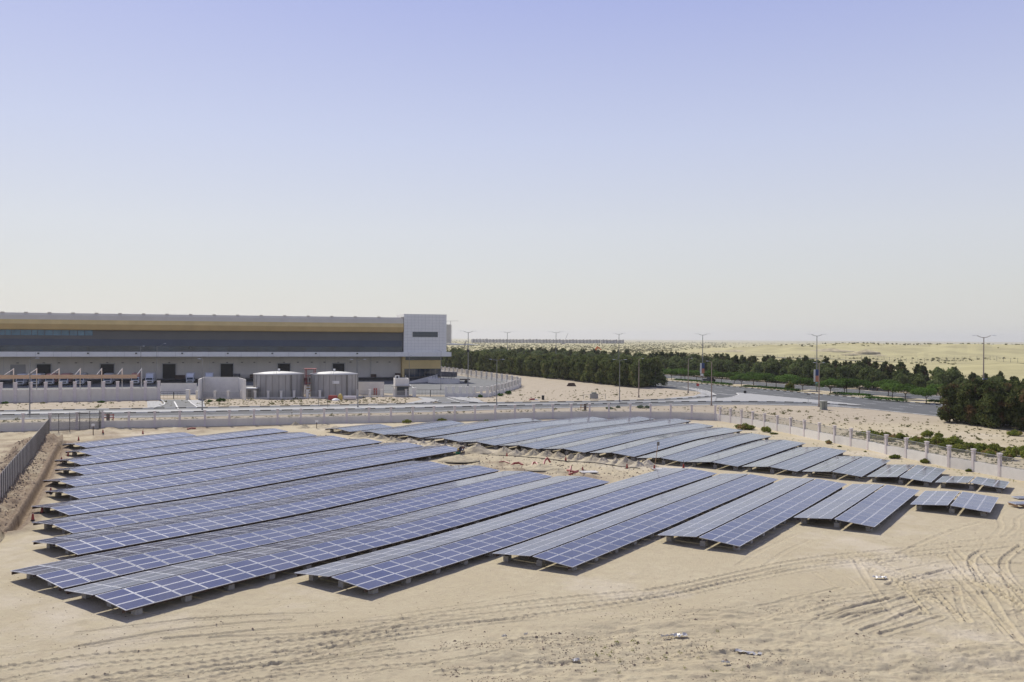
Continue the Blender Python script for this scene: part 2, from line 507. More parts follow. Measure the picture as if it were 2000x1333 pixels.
TRACKS = [  # (photo points, half width, depth, lugs)
    ([(-40, 1312), (175, 1283), (350, 1269), (525, 1251), (700, 1230), (850, 1200), (1125, 1167), (1300, 1150), (1560, 1095), (1748, 1073), (2000, 1044), (2100, 1030)], .26, .05, 1),
    ([(-40, 1338), (175, 1302), (350, 1286), (525, 1266), (700, 1243), (850, 1212), (1125, 1181), (1300, 1160), (1560, 1103), (1748, 1082), (2000, 1056), (2100, 1042)], .22, .045, 1),
    ([(0, 1362), (245, 1316), (455, 1290), (600, 1267), (775, 1236), (950, 1216), (1125, 1193), (1300, 1167), (1560, 1114), (1771, 1089), (2000, 1066), (2100, 1050)], .28, .055, 1),
    ([(-60, 1290), (100, 1272), (350, 1246), (525, 1229), (700, 1212), (900, 1183), (1050, 1160)], .18, .025, 1),
    ([(150, 1350), (330, 1318), (500, 1292), (640, 1268), (800, 1240)], .24, .04, 1),
    ([(300, 1350), (430, 1322), (560, 1295), (680, 1265), (760, 1250)], .24, .04, 1),
    ([(1917, 1076), (1898, 1090), (1900, 1111), (1924, 1142), (1959, 1165), (2010, 1187), (2100, 1215)], .24, .07, 1),
    ([(1995, 1066), (1964, 1090), (1959, 1109), (1973, 1133), (2005, 1160), (2080, 1190)], .26, .07, 1),
    ([(1868, 1150), (1872, 1170), (1877, 1189), (1893, 1217)], .22, 0.035, 0),
    ([(1925, 1160), (1940, 1178), (1959, 1212), (1997, 1259), (2040, 1290)], .26, 0.045, 0),
    ([(1785, 1133), (1835, 1172), (1889, 1217)], .18, 0.025, 0),
    ([(1809, 1133), (1850, 1170), (1893, 1216)], .18, 0.025, 0),
    ([(1880, 1165), (1930, 1195), (1975, 1225)], .14, 0.020, 0),
    ([(1840, 1140), (1920, 1165), (2020, 1195)], .14, 0.020, 0),
    ([(1560, 1172), (1670, 1163), (1771, 1151)], .22, 0.025, 0), ([(1583, 1196), (1680, 1172), (1773, 1153)], .22, 0.030, 0),
    ([(1600, 1204), (1700, 1180), (1785, 1158)], .20, 0.030, 0), ([(1637, 1210), (1720, 1185), (1790, 1164)], .20, 0.030, 0),
    ([(1654, 1222), (1730, 1196), (1797, 1175)], .22, 0.035, 0), ([(1687, 1233), (1750, 1210), (1808, 1187)], .24, 0.040, 0),
    ([(1724, 1240), (1780, 1225), (1836, 1208)], .24, 0.040, 0), ([(1480, 1185), (1560, 1168), (1640, 1150)], .2, 0.025, 0),
    ([(1677, 1111), (1760, 1094), (1842, 1083)], .16, 0.025, 0), ([(1724, 1123), (1820, 1101), (1912, 1090), (2010, 1080)], .2, 0.025, 0),
    ([(1590, 1120), (1620, 1140), (1640, 1152)], .15, 0.025, 0), ([(1615, 1112), (1655, 1128), (1675, 1143)], .15, 0.025, 0),
    ([(1440, 1105), (1480, 1080), (1540, 1050), (1560, 1040)], .2, 0.015, 0), ([(1490, 1110), (1530, 1080), (1580, 1055)], .2, 0.015, 0),
    ([(1930, 1055), (1955, 1030), (1950, 1010), (1970, 995), (2010, 985)], .22, 0.020, 0),
    ([(1960, 1050), (1985, 1030), (1985, 1015), (2000, 1005)], .2, 0.020, 0),
    ([(600, 1180), (800, 1160), (1000, 1130), (1200, 1100)], .2, 0.006, 0),
]
_g = random.Random(4)
for _i in range(52):                       # fine overlapping wheel marks
    if _i < 12: _x, _y, _dx, _dy, _b = _g.uniform(-80, 900), _g.uniform(1225, 1345), _g.uniform(350, 700), -_g.uniform(35, 75), _g.uniform(-8, 8)
    elif _i < 24: _x, _y, _dx, _dy, _b = _g.uniform(1450, 1800), _g.uniform(1060, 1220), _g.uniform(150, 420), -_g.uniform(-20, 70), _g.uniform(-25, 10)
    else: _x, _y, _dx, _dy, _b = _g.uniform(1640, 1960), _g.uniform(1075, 1140), _g.uniform(60, 220), _g.uniform(60, 130), _g.uniform(-15, 15)
    TRACKS.append(([(_x, _y), (_x + _dx * .33, _y + _dy * .33 + _b), (_x + _dx * .66, _y + _dy * .66 + _b), (_x + _dx, _y + _dy)], _g.uniform(.12, .24), _g.uniform(.03, .05), _i % 2))
TRENCH = smooth_poly([(121, 864), (105, 893), (92, 920), (75, 950), (58, 980), (36, 1018), (20, 1036)])


def ground_height(X, Y):
    u = X * U[0] + Y * U[1]; v = X * V[0] + Y * V[1]
    h = und(X, Y)
    site = 1 - sstep(135, 152, Y)
    # fine unevenness of the site
    h = h + site * 0.035 * fbm(X / 2.2, Y / 2.2, 4)
    # churned foreground right of the tracks
    fx = sstep(-10, 2, X) * (1 - sstep(54, 60, Y + .25 * X)) * (1 - sstep(53.5, 57, Y + 0.0 * X))
    px = PX0 + F * X / np.maximum(Y, 5); py = PY0 + F * H / np.maximum(Y, 5)
    line = 1262 - 0.135 * (px - 700)                    # lower edge of the wheel tracks on the site
    m = sstep(0, 40, py - line) * sstep(820, 1020, px) * (1 - sstep(1500, 1640, px) * (1 - sstep(1225, 1260, py)))
    h = h + m * (0.34 * fbm(X / 5.5 + 40, Y / 2.6 + 3, 5) + 0.13 * fbm(X / .9, Y / .5, 4) + .06 * np.clip(fbm(X / 3 + 40, Y / 1.5 + 3, 4), 0, 1) * fbm(X / .2, Y / .25, 2) + 0.04)
    m2 = sstep(0, 20, py - line) * sstep(1440, 1560, px)
    h = h + m2 * (0.07 * fbm(X / .8, Y / .8, 4) + .035 * fbm(X / .22, Y / .3, 2))
    m3 = sstep(-0.1, 0.25, fbm(X / 9 + 5, Y / 9 + 1, 3)) * (Y < 70)
    h = h + m3 * 0.05 * fbm(X / .7 + 9, Y / .7, 3)
    for pts, hw, dep, lug in TRACKS:
        P = smooth_poly(pts, 5)
        xs = [p[0] for p in P]; ys = [p[1] for p in P]
        k = (X > min(xs) - 1) & (X < max(xs) + 1) & (Y > min(ys) - 1) & (Y < max(ys) + 1)
        if not k.any(): continue
        r, s, arc = seg_dist(X[k], Y[k], P)
        edge = dep * 1.1 * np.exp(-((r - hw * 1.2) / (hw * .30)) ** 2)
        if lug: edge = edge * (.85 + .45 * np.sign(np.sin(2 * np.pi * arc / 0.55)))
        prof = -dep * (.7 if lug else 1) * (1 - sstep(hw * .7, hw, r)) + edge
        fade = (0.55 + 0.5 * (vnoise(arc / 3.0, s * 0 + hw * 77) + .5)) if lug else (0.22 + 0.75 * (vnoise(arc / 3.0, s * 0 + hw * 77) + .5)) * 1.5
        if lug: prof = prof + (r < hw * 1.0) * dep * 0.6 * np.sin(2 * np.pi * (arc + 0.8 * np.abs(s)) / 0.55)
        h[k] += prof * fade
    # trench and its spoil on the left
    k = (X < -25) & (Y > 50) & (Y < 150)
    r, s, arc = seg_dist(X[k], Y[k], TRENCH)
    left = s < 0
    cut = -1.0 * (1 - sstep(0.25, 0.50, r + .12 * vnoise(arc / .7, s * 0)))
    berm = left * 0.9 * np.exp(-((r - 3.7) / 1.6) ** 2) * (0.8 + 1.1 * vnoise(X[k] / 2, Y[k] / 2))
    berm = berm + left * (r > .7) * (r < 6.5) * 0.45 * fbm(X[k] / 1.0, Y[k] / 1.0, 4)
    berm = berm + (~left) * 0.25 * np.exp(-((r - 1.2) / .5) ** 2) * (0.6 + vnoise(X[k] / 1.1, Y[k] / 1.1))
    h[k] += cut + berm
    # strip between the two blocks and behind the back rows: churned earth
    st = np.exp(-((u - (83 + 0.5 * sstep(-60, -62, v))) / 5.0) ** 2) * sstep(-45, -60, v)
    strip = sstep(86.6, 87.6, u) * (1 - sstep(91.5, 93.0, u)) * sstep(-27, -40, v) * (1 - sstep(-104, -112, v))
    strip2 = sstep(75.8, 77.2, u) * (1 - sstep(86, 87.5, u)) * sstep(-68, -66, v) * (1 - sstep(-42, -38, v))
    back = sstep(-112, -118, v) * sstep(60, 66, u) * site
    h = h + 0.55 * np.clip(fbm(X / 2.2, Y / 2.2, 5) + .10, 0, 1) * np.clip(strip * .6 + strip2 + back, 0, 1)
    # desert beyond the trees
    n = X * RN[0] + Y * RN[1]
    far = sstep(232, 300, n)
    h = h + far * (0.55 * fbm(X / 22, Y / 60, 4)) * (1 - sstep(3000, 5000, Y))
    tx = X / np.maximum(Y, 1.0)

    def dune(cx, cy, ax, ay, hh, rot=0.0):
        dx = X - cx; dy = Y - cy; c, s_ = math.cos(rot), math.sin(rot)
        return hh * np.exp(-(((dx * c + dy * s_) / ax) ** 2 + ((-dx * s_ + dy * c) / ay) ** 2))
    dn = dune(420, 980, 150, 170, 10.6) + dune(640, 960, 190, 150, 9.2) + dune(270, 930, 70, 120, 6.0) + dune(520, 860, 90, 60, 2.6, .3)
    dn = dn + dune(275, 470, 46, 40, 4.6, .5) + dune(350, 560, 60, 50, 4.4) + dune(200, 640, 60, 30, 2.4, .2) + dune(480, 690, 70, 30, 5.0, .2) + dune(900, 1300, 300, 200, 9)
    dn = dn * (1 + 0.22 * fbm(X / 60, Y / 60, 3)) + dune(315, 800, 22, 18, 3.0) * (1 + fbm(X / 9, Y / 9, 3)) + dune(360, 770, 18, 14, 3.2) * (1 + fbm(X / 7, Y / 7, 3))
    dn = dn + np.clip(dn / 6, 0, 1) * (8.5 * np.abs(fbm(X / 55 + 4, Y / 60, 3)) - 2.2)
    dn = np.where(dn > 10, 10 + 2.2 * np.tanh((dn - 10) / 2.2), dn)
    h = h + far * dn
    # ground under the road zone stays just below the road sheets
    rz = sstep(146, 156, Y - .02 * X) * (1 - far)
    h = np.where(rz > .5, h * .15 - 0.03, h)
    return h


yr = np.concatenate([np.geomspace(0.35, 4, 14)[:-1], np.arange(4, 120, 1.0), np.arange(120, 205, .8), np.arange(205, 400, 0.55)])
depth = 875.5 * H / yr[::-1]
tcol = np.concatenate([np.linspace(-3.2, -0.74, 26)[:-1], np.arange(-0.74, 0.74, 0.00125), np.linspace(0.74, 3.2, 26)])
T2, D2 = np.meshgrid(tcol, depth)
GXX = T2 * D2; GYY = D2.copy()
nearrows = np.linspace(-90, depth[0] - 3, 9)
Tn, Dn = np.meshgrid(tcol, nearrows)
GXX = np.vstack([Tn * depth[0], GXX]); GYY = np.vstack([Dn, GYY])
GZZ = ground_height(GXX, GYY)
GZZ[:9] = 0.0
nr, nc = GXX.shape
co = np.stack([GXX, GYY, GZZ], -1).reshape(-1, 3).astype(np.float32)
idx = np.arange(nr * nc).reshape(nr, nc)
quads = np.stack([idx[:-1, :-1], idx[:-1, 1:], idx[1:, 1:], idx[1:, :-1]], -1).reshape(-1, 4)
gm = bpy.data.meshes.new('sand_ground')
gm.vertices.add(len(co)); gm.vertices.foreach_set('co', co.ravel())
gm.loops.add(len(quads) * 4); gm.loops.foreach_set('vertex_index', quads.ravel().astype(np.int32))
gm.polygons.add(len(quads)); gm.polygons.foreach_set('loop_start', (np.arange(len(quads)) * 4).astype(np.int32))
gm.polygons.foreach_set('loop_total', np.full(len(quads), 4, np.int32))
gm.polygons.foreach_set('use_smooth', np.ones(len(quads), bool))
gm.update(calc_edges=True)
# soil kinds: r far yellow sand, g dug-up earth and painted trench shade, b pinkish verge sand
Xf, Yf = GXX.ravel(), GYY.ravel()
nf = Xf * RN[0] + Yf * RN[1]; uf = Xf * U[0] + Yf * U[1]; vf = Xf * V[0] + Yf * V[1]
rr = sstep(225, 300, nf)
rt, st_, ar = seg_dist(Xf, Yf, TRENCH)
gg = np.where(st_ < 0, (1 - sstep(4.5, 7.0, rt)), (1 - sstep(1.0, 2.0, rt))) * (Yf < 150) * (Xf < 0)
gg = np.clip(gg * (0.85 + 0.9 * vnoise(Xf / 1.5, Yf / 1.5)) + (rt < .8) * (Yf < 150) * (Xf < 0), 0, 1)  # last term darkens the trench slot to imitate its shade
s2 = sstep(75.8, 77.2, uf) * (1 - sstep(84, 87.5, uf)) * sstep(-70, -66, vf) * (1 - sstep(-46, -42, vf))
s3 = sstep(-113, -118, vf) * (Yf < 152) * (Xf < -20)
gg = np.clip(gg + (s2 * .8 + s3 * .7) * np.clip(.5 + 1.6 * fbm(Xf / 2, Yf / 2, 3), 0, 1), 0, 1)
bb = sstep(150, 165, Yf) * (1 - rr)
colr = np.stack([rr, gg, bb, np.ones_like(rr)], -1).astype(np.float32)
ca = gm.color_attributes.new('soil', 'FLOAT_COLOR', 'POINT')
ca.data.foreach_set('color', colr.ravel())
gm.materials.append(MATS['sand'])
ground = link('sand_ground', gm)
tag(ground, kind='structure')


def gz(x, y):
    return float(ground_height(np.array([float(x)]), np.array([float(y)]))[0])


# ------------------------------------------------------------------ roads
def sheet(name, pts, m, z, kind='structure'):
    b = MB(); b.quad([(p[0], p[1], z) for p in pts], m)
    return tag(b.build(name), kind=kind)


def strip_sheet(name, A, B, m, z):
    """ribbon between two polylines of world points"""
    b = MB(); n = len(A)
    for i in range(n - 1):
        b.quad([(*A[i], z), (*A[i + 1], z), (*B[i + 1], z), (*B[i], z)], m)
    return tag(b.build(name), kind='structure')


def pxl(pts, step=25):
    """resample a photo polyline to world points"""
    out = []
    for i in range(len(pts) - 1):
        (x0, y0), (x1, y1) = pts[i], pts[i + 1]
        n = max(1, int(abs(x1 - x0) / step))
        for k in range(n): out.append(G(x0 + (x1 - x0) * k / n, y0 + (y1 - y0) * k / n))
    out.append(G(*pts[-1])); return out


def resample(P, step):
    P = [np.array(p) for p in P]; out = [P[0]]; acc = 0.0
    for i in range(len(P) - 1):
        a, b = P[i], P[i + 1]; L = math.hypot(*(b - a)); t = step - acc
        while t <= L:
            out.append(a + (b - a) * t / L); t += step
        acc = L - (t - step)
    return out


def kerb(name, P, seg=2.0, wd=0.32, h=0.17, z=0.0, mats=('kerb_white', 'kerb_black'), pat=(1, 1)):
    Q = resample(P, seg); b = MB(); n = sum(pat)
    for i in range(len(Q) - 1):
        m = mats[0] if (i % n) < pat[0] else mats[1]
        b.bar((*Q[i], z + h / 2), (*Q[i + 1], z + h / 2), wd, h, m)
    return tag(b.build(name), kind='structure')


def interp_line(keys, xs):
    return [float(np.interp(x, [k[0] for k in keys], [k[1] for k in keys])) for x in xs]


XS = list(range(-420, 1661, 40))
K1 = [(-420, 807), (0, 803.3), (400, 796.7), (600, 793), (700, 791), (800, 789), (850, 788), (975, 787), (1100, 785.5), (1210, 783.5), (1300, 780.5), (1350, 778), (1399, 773)]
K2 = [(-420, 815), (0, 811.2), (400, 804.6), (700, 799.5), (850, 796.5), (975, 793.2), (1100, 790.5), (1210, 788.5), (1300, 786), (1350, 785), (1450, 784.8), (1550, 786.2), (1630, 789.7), (1660, 792)]
NE = [(-420, 823), (0, 818.6), (400, 812.2), (700, 806), (850, 803.5), (975, 799), (1100, 796), (1210, 793), (1350, 791), (1450, 789.5), (1500, 790.5), (1600, 792.3), (1660, 796)]
xs1 = [x for x in XS if x <= 1380]
k1 = [G(x, y) for x, y in zip(xs1 + [1399], interp_line(K1, xs1 + [1399]))]
k1b = [G(x, y + 3.9) for x, y in zip(xs1 + [1399], interp_line(K1, xs1 + [1399]))]
k2 = [G(x, y) for x, y in zip(XS, interp_line(K2, XS))]
ne = [G(x, y) for x, y in zip(XS, interp_line(NE, XS))]
strip_sheet('road', k2, ne, 'asphalt', 0.010)
ne2 = [(p[0], p[1] - 1.9) for p in ne]
strip_sheet('pavement', ne, ne2, 'paving', 0.030)
# central reserve of pale paving between the carriageways
med_top = [(p[0], p[1]) for p in k1b if True]
strip_sheet('median_paving', k1b, k2[:len(k1b) - 1] + [G(1399, 784.9)], 'paving', 0.12)
strip_sheet('service_road', [(p[0], p[1]) for p in k1], k1b, 'asphalt_pale', 0.014)
kerb('kerb', k1, 2.1, z=0.0)
kerb('kerb', [(p[0], p[1]) for p in k2], 2.1, z=0.0)
kerb('kerb', [(p[0], p[1] - .1) for p in ne], 3.0, mats=('kerb_white', 'kerb_grey'), h=0.10)


def road_pt(s, n): return (RD[0] * s + RN[0] * n, RD[1] * s + RN[1] * n)


def road_strip(name, n0, n1, m, z, s0=60, s1=760, step=20):
    ss = np.arange(s0, s1 + 1, step)
    return strip_sheet(name, [road_pt(s, n0) for s in ss], [road_pt(s, n1) for s in ss], m, z)


road_strip('main_road', 142.3, 167.6, 'asphalt', 0.006)
road_strip('main_road_far_side', 180, 192.3, 'asphalt', 0.006)
road_strip('median', 167.9, 179.8, 'sand', 0.06)
kerb('kerb', [road_pt(s, 167.75) for s in range(60, 700, 20)], 1.5, z=0)
kerb('kerb', [road_pt(s, 179.9) for s in range(60, 700, 20)], 1.5, z=0, mats=('kerb_white', 'kerb_grey'))
kerb('kerb', [road_pt(s, 192.4) for s in range(60, 700, 20)], 3.0, z=0, mats=('kerb_white', 'kerb_grey'))
kerb('kerb', [road_pt(s, 142.0) for s in range(60, 216, 5)], 3.0, z=0, mats=('kerb_white', 'kerb_grey'), h=.1)
# slip area and the pale paved island
slip = [(1399, 773), (1380, 764.5), (1362, 760.5), (1340, 757), (1320, 754), (1420, 759), (1560, 772), (1660, 785), (1700, 793), (1670, 798), (1640, 794.5), (1600, 792.3),
        (1500, 790), (1400, 790), (1350, 790.6), (1350, 780), (1399, 776)]
sheet('slip_road', [G(*p) for p in slip], 'asphalt', 0.008)
isl = [(1398, 785.0), (1398, 779.6), (1415, 778.6), (1430, 776.6), (1440, 774), (1443, 771.5), (1438, 768.8), (1444, 768.3), (1480, 771.8), (1520, 775.8), (1560, 779.6),
       (1600, 783.2), (1640, 787.5), (1690, 793.2), (1660, 792), (1630, 789.7), (1550, 786.2), (1450, 784.8)]
sheet('island_paving', [G(*p) for p in isl], 'paving', 0.12)
kerb('kerb', [G(*p) for p in isl[1:14]], 1.5, mats=('kerb_white', 'kerb_grey'), h=.15)
kerb('kerb', pxl([(1399, 773), (1390, 768), (1380, 764.5), (1362, 760.5), (1330, 756), (1290, 752.5), (1250, 750)]), 1.5, mats=('kerb_white', 'kerb_grey'), h=.15)
sheet('verge_paving', [G(*p) for p in [(1399, 773), (1390, 768.4), (1380, 765), (1362, 761), (1330, 756.5), (1345, 760.5), (1362, 764.5), (1370, 769), (1355, 774), (1300, 778.5), (1300, 780.2), (1350, 777.8)]], 'paving', 0.05)
# lane dashes
lm = MB()
for n_, off in ((149.5, 0), (155.5, 3), (161.5, 6), (186, 2)):
    for s in np.arange(90 + off, 420, 11.0):
        a = road_pt(s, n_); c = road_pt(s + 4.0, n_)
        lm.bar((*a, .013), (*c, .013), .22, .004, 'road_paint')
for s in range(100, 216, 6):
    lm.bar((*road_pt(s, 143.0), .013), (*road_pt(s + 6.0, 143.0), .013), .15, .004, 'road_paint')
for a, c in (((-420, 821.5), (0, 817.4)), ((0, 817.4), (400, 811.2)), ((400, 811.2), (850, 802.6)), ((850, 802.6), (1210, 792.4))):
    P = pxl([a, c], 100)
    for i in range(len(P) - 1): lm.bar((*P[i], .017), (*P[i + 1], .017), .18, .004, 'road_paint')
for (a, c) in (((340.5, 785), (348, 799)), ((872, 778), (897, 786)), ((800, 752), (812, 762))):
    lm.bar((*G(*a), .05), (*G(*c), .05), .3, .004, 'road_paint')
tag(lm.build('road_markings'), kind='structure')
# driveways into the warehouse compound
sheet('driveway', [G(*p) for p in [(312, 781), (366, 781), (378, 792), (385, 797), (300, 798.5), (320, 790)]], 'asphalt_pale', 0.018)
sheet('driveway', [G(*p) for p in [(802, 775), (872, 775), (905, 783), (950, 788), (860, 788.5), (850, 783), (838, 779), (810, 776)]], 'asphalt_pale', 0.018)
sheet('driveway_paving', [G(*p) for p in [(287, 784), (312, 784), (320, 792), (315, 795), (288, 797)]], 'paving', 0.04)
sheet('driveway_paving', [G(*p) for p in [(366, 782), (397, 781.5), (400, 793), (403, 796), (384, 796), (374, 789)]], 'paving', 0.04)
sheet('driveway_paving', [G(*p) for p in [(812, 775.5), (840, 778), (860, 783.6), (845, 786), (790, 789), (826, 781)]], 'paving', 0.04)
sheet('driveway_paving', [G(*p) for p in [(878, 776), (905, 774), (930, 778), (945, 786), (930, 787), (905, 782.5)]], 'paving', 0.04)
kerb('kerb', pxl([(300, 797.5), (320, 792), (322, 788), (314, 781)]), 1.5, mats=('kerb_white', 'kerb_grey'), h=.15)
kerb('kerb', pxl([(385, 796.5), (374, 789), (367, 782)]), 1.5, mats=('kerb_white', 'kerb_grey'), h=.15)
kerb('kerb', pxl([(800, 789), (840, 786.5), (858, 783.5), (850, 781)]), 1.2, h=.15)
kerb('kerb', pxl([(876, 776), (900, 782), (925, 786), (940, 787.3)]), 1.2, mats=('kerb_white', 'kerb_grey'), h=.15)
# compound yard
sheet('yard', [G(*p) for p in [(-420, 770), (312, 772), (480, 772), (745, 768), (800, 771), (905, 772), (930, 766), (1000, 757), (1008, 749), (860, 729), (860, 716), (-420, 716)]], 'asphalt_pale', 0.004)

# ------------------------------------------------------------------ warehouse
FA = np.array([GX(0, 266.0), 266.0]); FB = np.array([GX(787, 303.0), 303.0])
fd = FB - FA; FL = float(np.hypot(*fd)); fd = fd / FL; fn = np.array([fd[1], -fd[0]])       # fn points towards the camera
FANG = math.atan2(fd[1], fd[0])


def WP(a, out, z):
    """point on the warehouse: metres along the front from the left photo edge, metres in front of it"""
    p = FA + fd * a + fn * out; return (float(p[0]), float(p[1]), z)


def along(px, out=0.0):
    """where a photo column meets the warehouse front"""
    t = (px - PX0) / F
    p0 = FA + fn * out
    return float((t * p0[1] - p0[0]) / (fd[0] - t * fd[1]))


def wbox(b, a0, a1, o0, o1, z0, z1, m):
    c = WP((a0 + a1) / 2, (o0 + o1) / 2, (z0 + z1) / 2)
    b.box(c, (abs(a1 - a0), abs(o1 - o0), abs(z1 - z0)), m, rz=FANG)


wh = empty('warehouse', WP(0, 0, 0), 'long low warehouse with grey and gold cladding bands and a white tiled corner tower', 'warehouse')


def wpart(b, name, parent=None, smooth=False, label=None):
    o = b.build(name, None, smooth=smooth); o.parent = parent or wh
    if parent is None: o.matrix_parent_inverse = Matrix.Translation(-Vector(wh.location))
    if label: o['label'] = label
    return o


aL, aR = -150.0, FL
b = MB(); wbox(b, aL, aR, -90, -4.0, 0, 8.8, 'dock_wall')
for i in range(int((aR - aL) / 7.5)): wbox(b, aL + 7.5 * i, aL + 7.5 * i + .06, -4.0, -3.985, 1.2, 8.6, 'joint')
wpart(b, 'wall')
b = MB(); wbox(b, aL, aR, -90, -1.0, 9.9, 21.3, 'clad_slate'); wbox(b, aL, aR, -1.0, -.97, 11.8, 13.9, 'clad_slate_blue'); wpart(b, 'upper_wall')
b = MB()
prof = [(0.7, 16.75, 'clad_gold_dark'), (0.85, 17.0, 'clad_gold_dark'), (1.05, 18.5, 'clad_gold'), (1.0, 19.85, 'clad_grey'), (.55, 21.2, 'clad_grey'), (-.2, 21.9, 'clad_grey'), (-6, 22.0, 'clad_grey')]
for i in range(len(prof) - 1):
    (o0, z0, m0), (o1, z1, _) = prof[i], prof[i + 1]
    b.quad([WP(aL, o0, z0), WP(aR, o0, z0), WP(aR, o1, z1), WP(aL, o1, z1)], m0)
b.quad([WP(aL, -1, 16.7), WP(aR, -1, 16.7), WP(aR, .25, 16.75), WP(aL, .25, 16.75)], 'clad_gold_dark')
b.quad([WP(aL, -6, 22.0), WP(aR, -6, 22.0), WP(aR, -90, 22.0), WP(aL, -90, 22.0)], 'clad_grey')
wpart(b, 'fascia')
for x in range(0, 790, 46):
    b = MB(); wbox(b, along(x + 4) - .5, along(x + 4) + .5, -.8, 0.0, 21.8, 22.15, 'clad_grey'); wpart(b, 'roof_vent')
b = MB(); wbox(b, aL, aR - .3, -.99, -.86, 10.0, 11.75, 'glass_dark')
for i in range(int((aR - aL) / 6)): wbox(b, aL + 6 * i, aL + 6 * i + .08, -.86, -.82, 10.0, 11.75, 'black')
wpart(b, 'ribbon_window')
b = MB(); wbox(b, aL, along(180), -.97, -.86, 15.0, 16.7, 'glass_blue')
for px in (8, 20, 38, 60, 72, 86, 102, 118, 134, 150, 164): wbox(b, along(px), along(px) + .12, -.86, -.82, 15.0, 16.7, 'black')
wpart(b, 'office_window')
b = MB(); wbox(b, aL, along(882, 2.2), -4.0, 2.2, 8.45, 9.95, 'clad_white'); 
for i in range(60): wbox(b, aL + 5 * i, aL + 5 * i + .05, 2.2, 2.215, 8.45, 9.95, 'joint')
wpart(b, 'canopy')
for px in (75, 172, 266, 356, 445, 532, 617, 698):
    b = MB(); wbox(b, along(px, 2.3) - .25, along(px, 2.3) + .25, 2.2, 2.45, 9.3, 9.7, 'black'); wpart(b, 'camera_box')
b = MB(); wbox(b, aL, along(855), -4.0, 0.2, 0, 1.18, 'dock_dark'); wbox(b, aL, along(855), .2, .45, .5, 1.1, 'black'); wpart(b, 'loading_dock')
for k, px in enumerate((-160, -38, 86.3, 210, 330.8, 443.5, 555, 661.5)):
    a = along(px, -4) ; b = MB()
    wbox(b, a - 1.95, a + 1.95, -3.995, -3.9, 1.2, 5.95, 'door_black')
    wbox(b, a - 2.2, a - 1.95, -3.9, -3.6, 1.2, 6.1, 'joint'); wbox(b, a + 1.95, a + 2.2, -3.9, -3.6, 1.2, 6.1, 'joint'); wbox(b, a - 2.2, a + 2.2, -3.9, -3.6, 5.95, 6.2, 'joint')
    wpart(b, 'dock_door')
a = along(35.5, -4); b = MB(); wbox(b, a - 2.1, a + 2.1, -3.995, -3.9, 1.2, 5.9, 'door_grey'); wpart(b, 'dock_door', label='grey closed dock door')
for px in (35, 86, 116, 149, 179, 210, 240, 270, 300, 331, 358, 388, 417, 444, 473, 497, 527, 555, 582, 609, 634, 661, 685, 737, 761):
    a = along(px, -4); b = MB(); wbox(b, a - .3, a + .3, -3.985, -3.5, 6.25, 6.55, 'steel'); wpart(b, 'wall_lamp')
for px in (697, 724):
    a = along(px, -4); b = MB(); wbox(b, a, a + .18, -3.98, -3.8, 1.2, 8.4, 'joint'); wpart(b, 'downpipe')
# corner tower
t0, t1 = along(789, 0.8), along(872, 0.8)
b = MB(); wbox(b, t0, t1, -14, 0.8, 9.95, 23.1, 'clad_white')
for i in range(1, 14): wbox(b, t0, t1, .8, .812, 9.95 + 13.15 * i / 13 - .02, 9.95 + 13.15 * i / 13 + .02, 'joint')
for i in range(1, 12): wbox(b, t0 + (t1 - t0) * i / 12 - .02, t0 + (t1 - t0) * i / 12 + .02, .8, .814, 9.95, 23.1, 'joint')
tw = wpart(b, 'tower')
b = MB(); wbox(b, along(805.8, .8), along(855, .8), .815, .86, 15.2, 17.0, 'glass_dark'); wpart(b, 'window', tw)
e0, e1 = along(786, -2), along(861, -2)
b = MB(); wbox(b, e0, e1, -12, -2, 0.0, 8.4, 'clad_gold'); ew = wpart(b, 'entrance_wall')
b = MB(); wbox(b, along(792, -2), e1, -2, -1.9, 7.1, 8.35, 'glass_dark'); wpart(b, 'window', ew)
b = MB(); wbox(b, along(790, -2), e1, -2, -1.88, 1.25, 4.1, 'glass_dark')
for px in (800, 810, 820, 830, 840, 850): wbox(b, along(px, -2), along(px, -2) + .1, -1.88, -1.84, 1.25, 4.1, 'steel')
wpart(b, 'window', ew)
# goods on the dock
for px, w_, h_, m in ((352, 3.0, 1.2, 'rust_steel'), (463, 2.2, 1.6, 'dock_dark'), (493, 1.6, 1.3, 'rust_steel'), (730, 1.8, 1.1, 'rust_steel'), (777, 1.6, 1.4, 'rust_steel')):
    a = along(px, -2.5); b = MB()
    for j in range(3): wbox(b, a - w_ / 2, a + w_ / 2, -3.2, -1.8, 1.2 + j * h_ / 3, 1.2 + (j + .86) * h_ / 3, m)
    o = b.build('goods_stack'); 
    tag(o, {352: 'brown stack of goods on the dock right of the third open door', 463: 'grey crate on the dock beside the fourth open door', 493: 'dark red crate on the dock left of the first tank',
            730: 'brown pallet load on the dock right of the tanks', 777: 'brown pallet load at the right end of the dock'}[px], 'crate', 'goods on the loading dock')
# ramp at the right end
rampA, rampB = G(800, 748.5), G(850, 746)
b = MB()
zl = [(rampA, 0.15), (rampB, 2.2)]
b.add([(*rampA, 0), (*rampB, 0), (*rampB, 2.3), (*rampA, .5), (rampA[0] + .5, rampA[1] + 6, 0), (rampB[0] + .5, rampB[1] + 6, 0), (rampB[0] + .5, rampB[1] + 6, 2.3), (rampA[0] + .5, rampA[1] + 6, .5)],
      [(0, 1, 2, 3), (5, 4, 7, 6), (3, 2, 6, 7), (1, 5, 6, 2), (4, 0, 3, 7)], 'render_white')
tag(b.build('ramp'), 'white walled loading ramp rising to the right end of the dock', 'ramp')
pa, pb = G(846, 747.5), G(888, 749.5)
b = MB(); b.bar((*pa, .75), (*pb, .75), 5, 1.5, 'render_white'); o = b.build('loading_platform'); tag(o, 'white loading platform with a dark rail at the end of the ramp', 'platform')
b = MB()
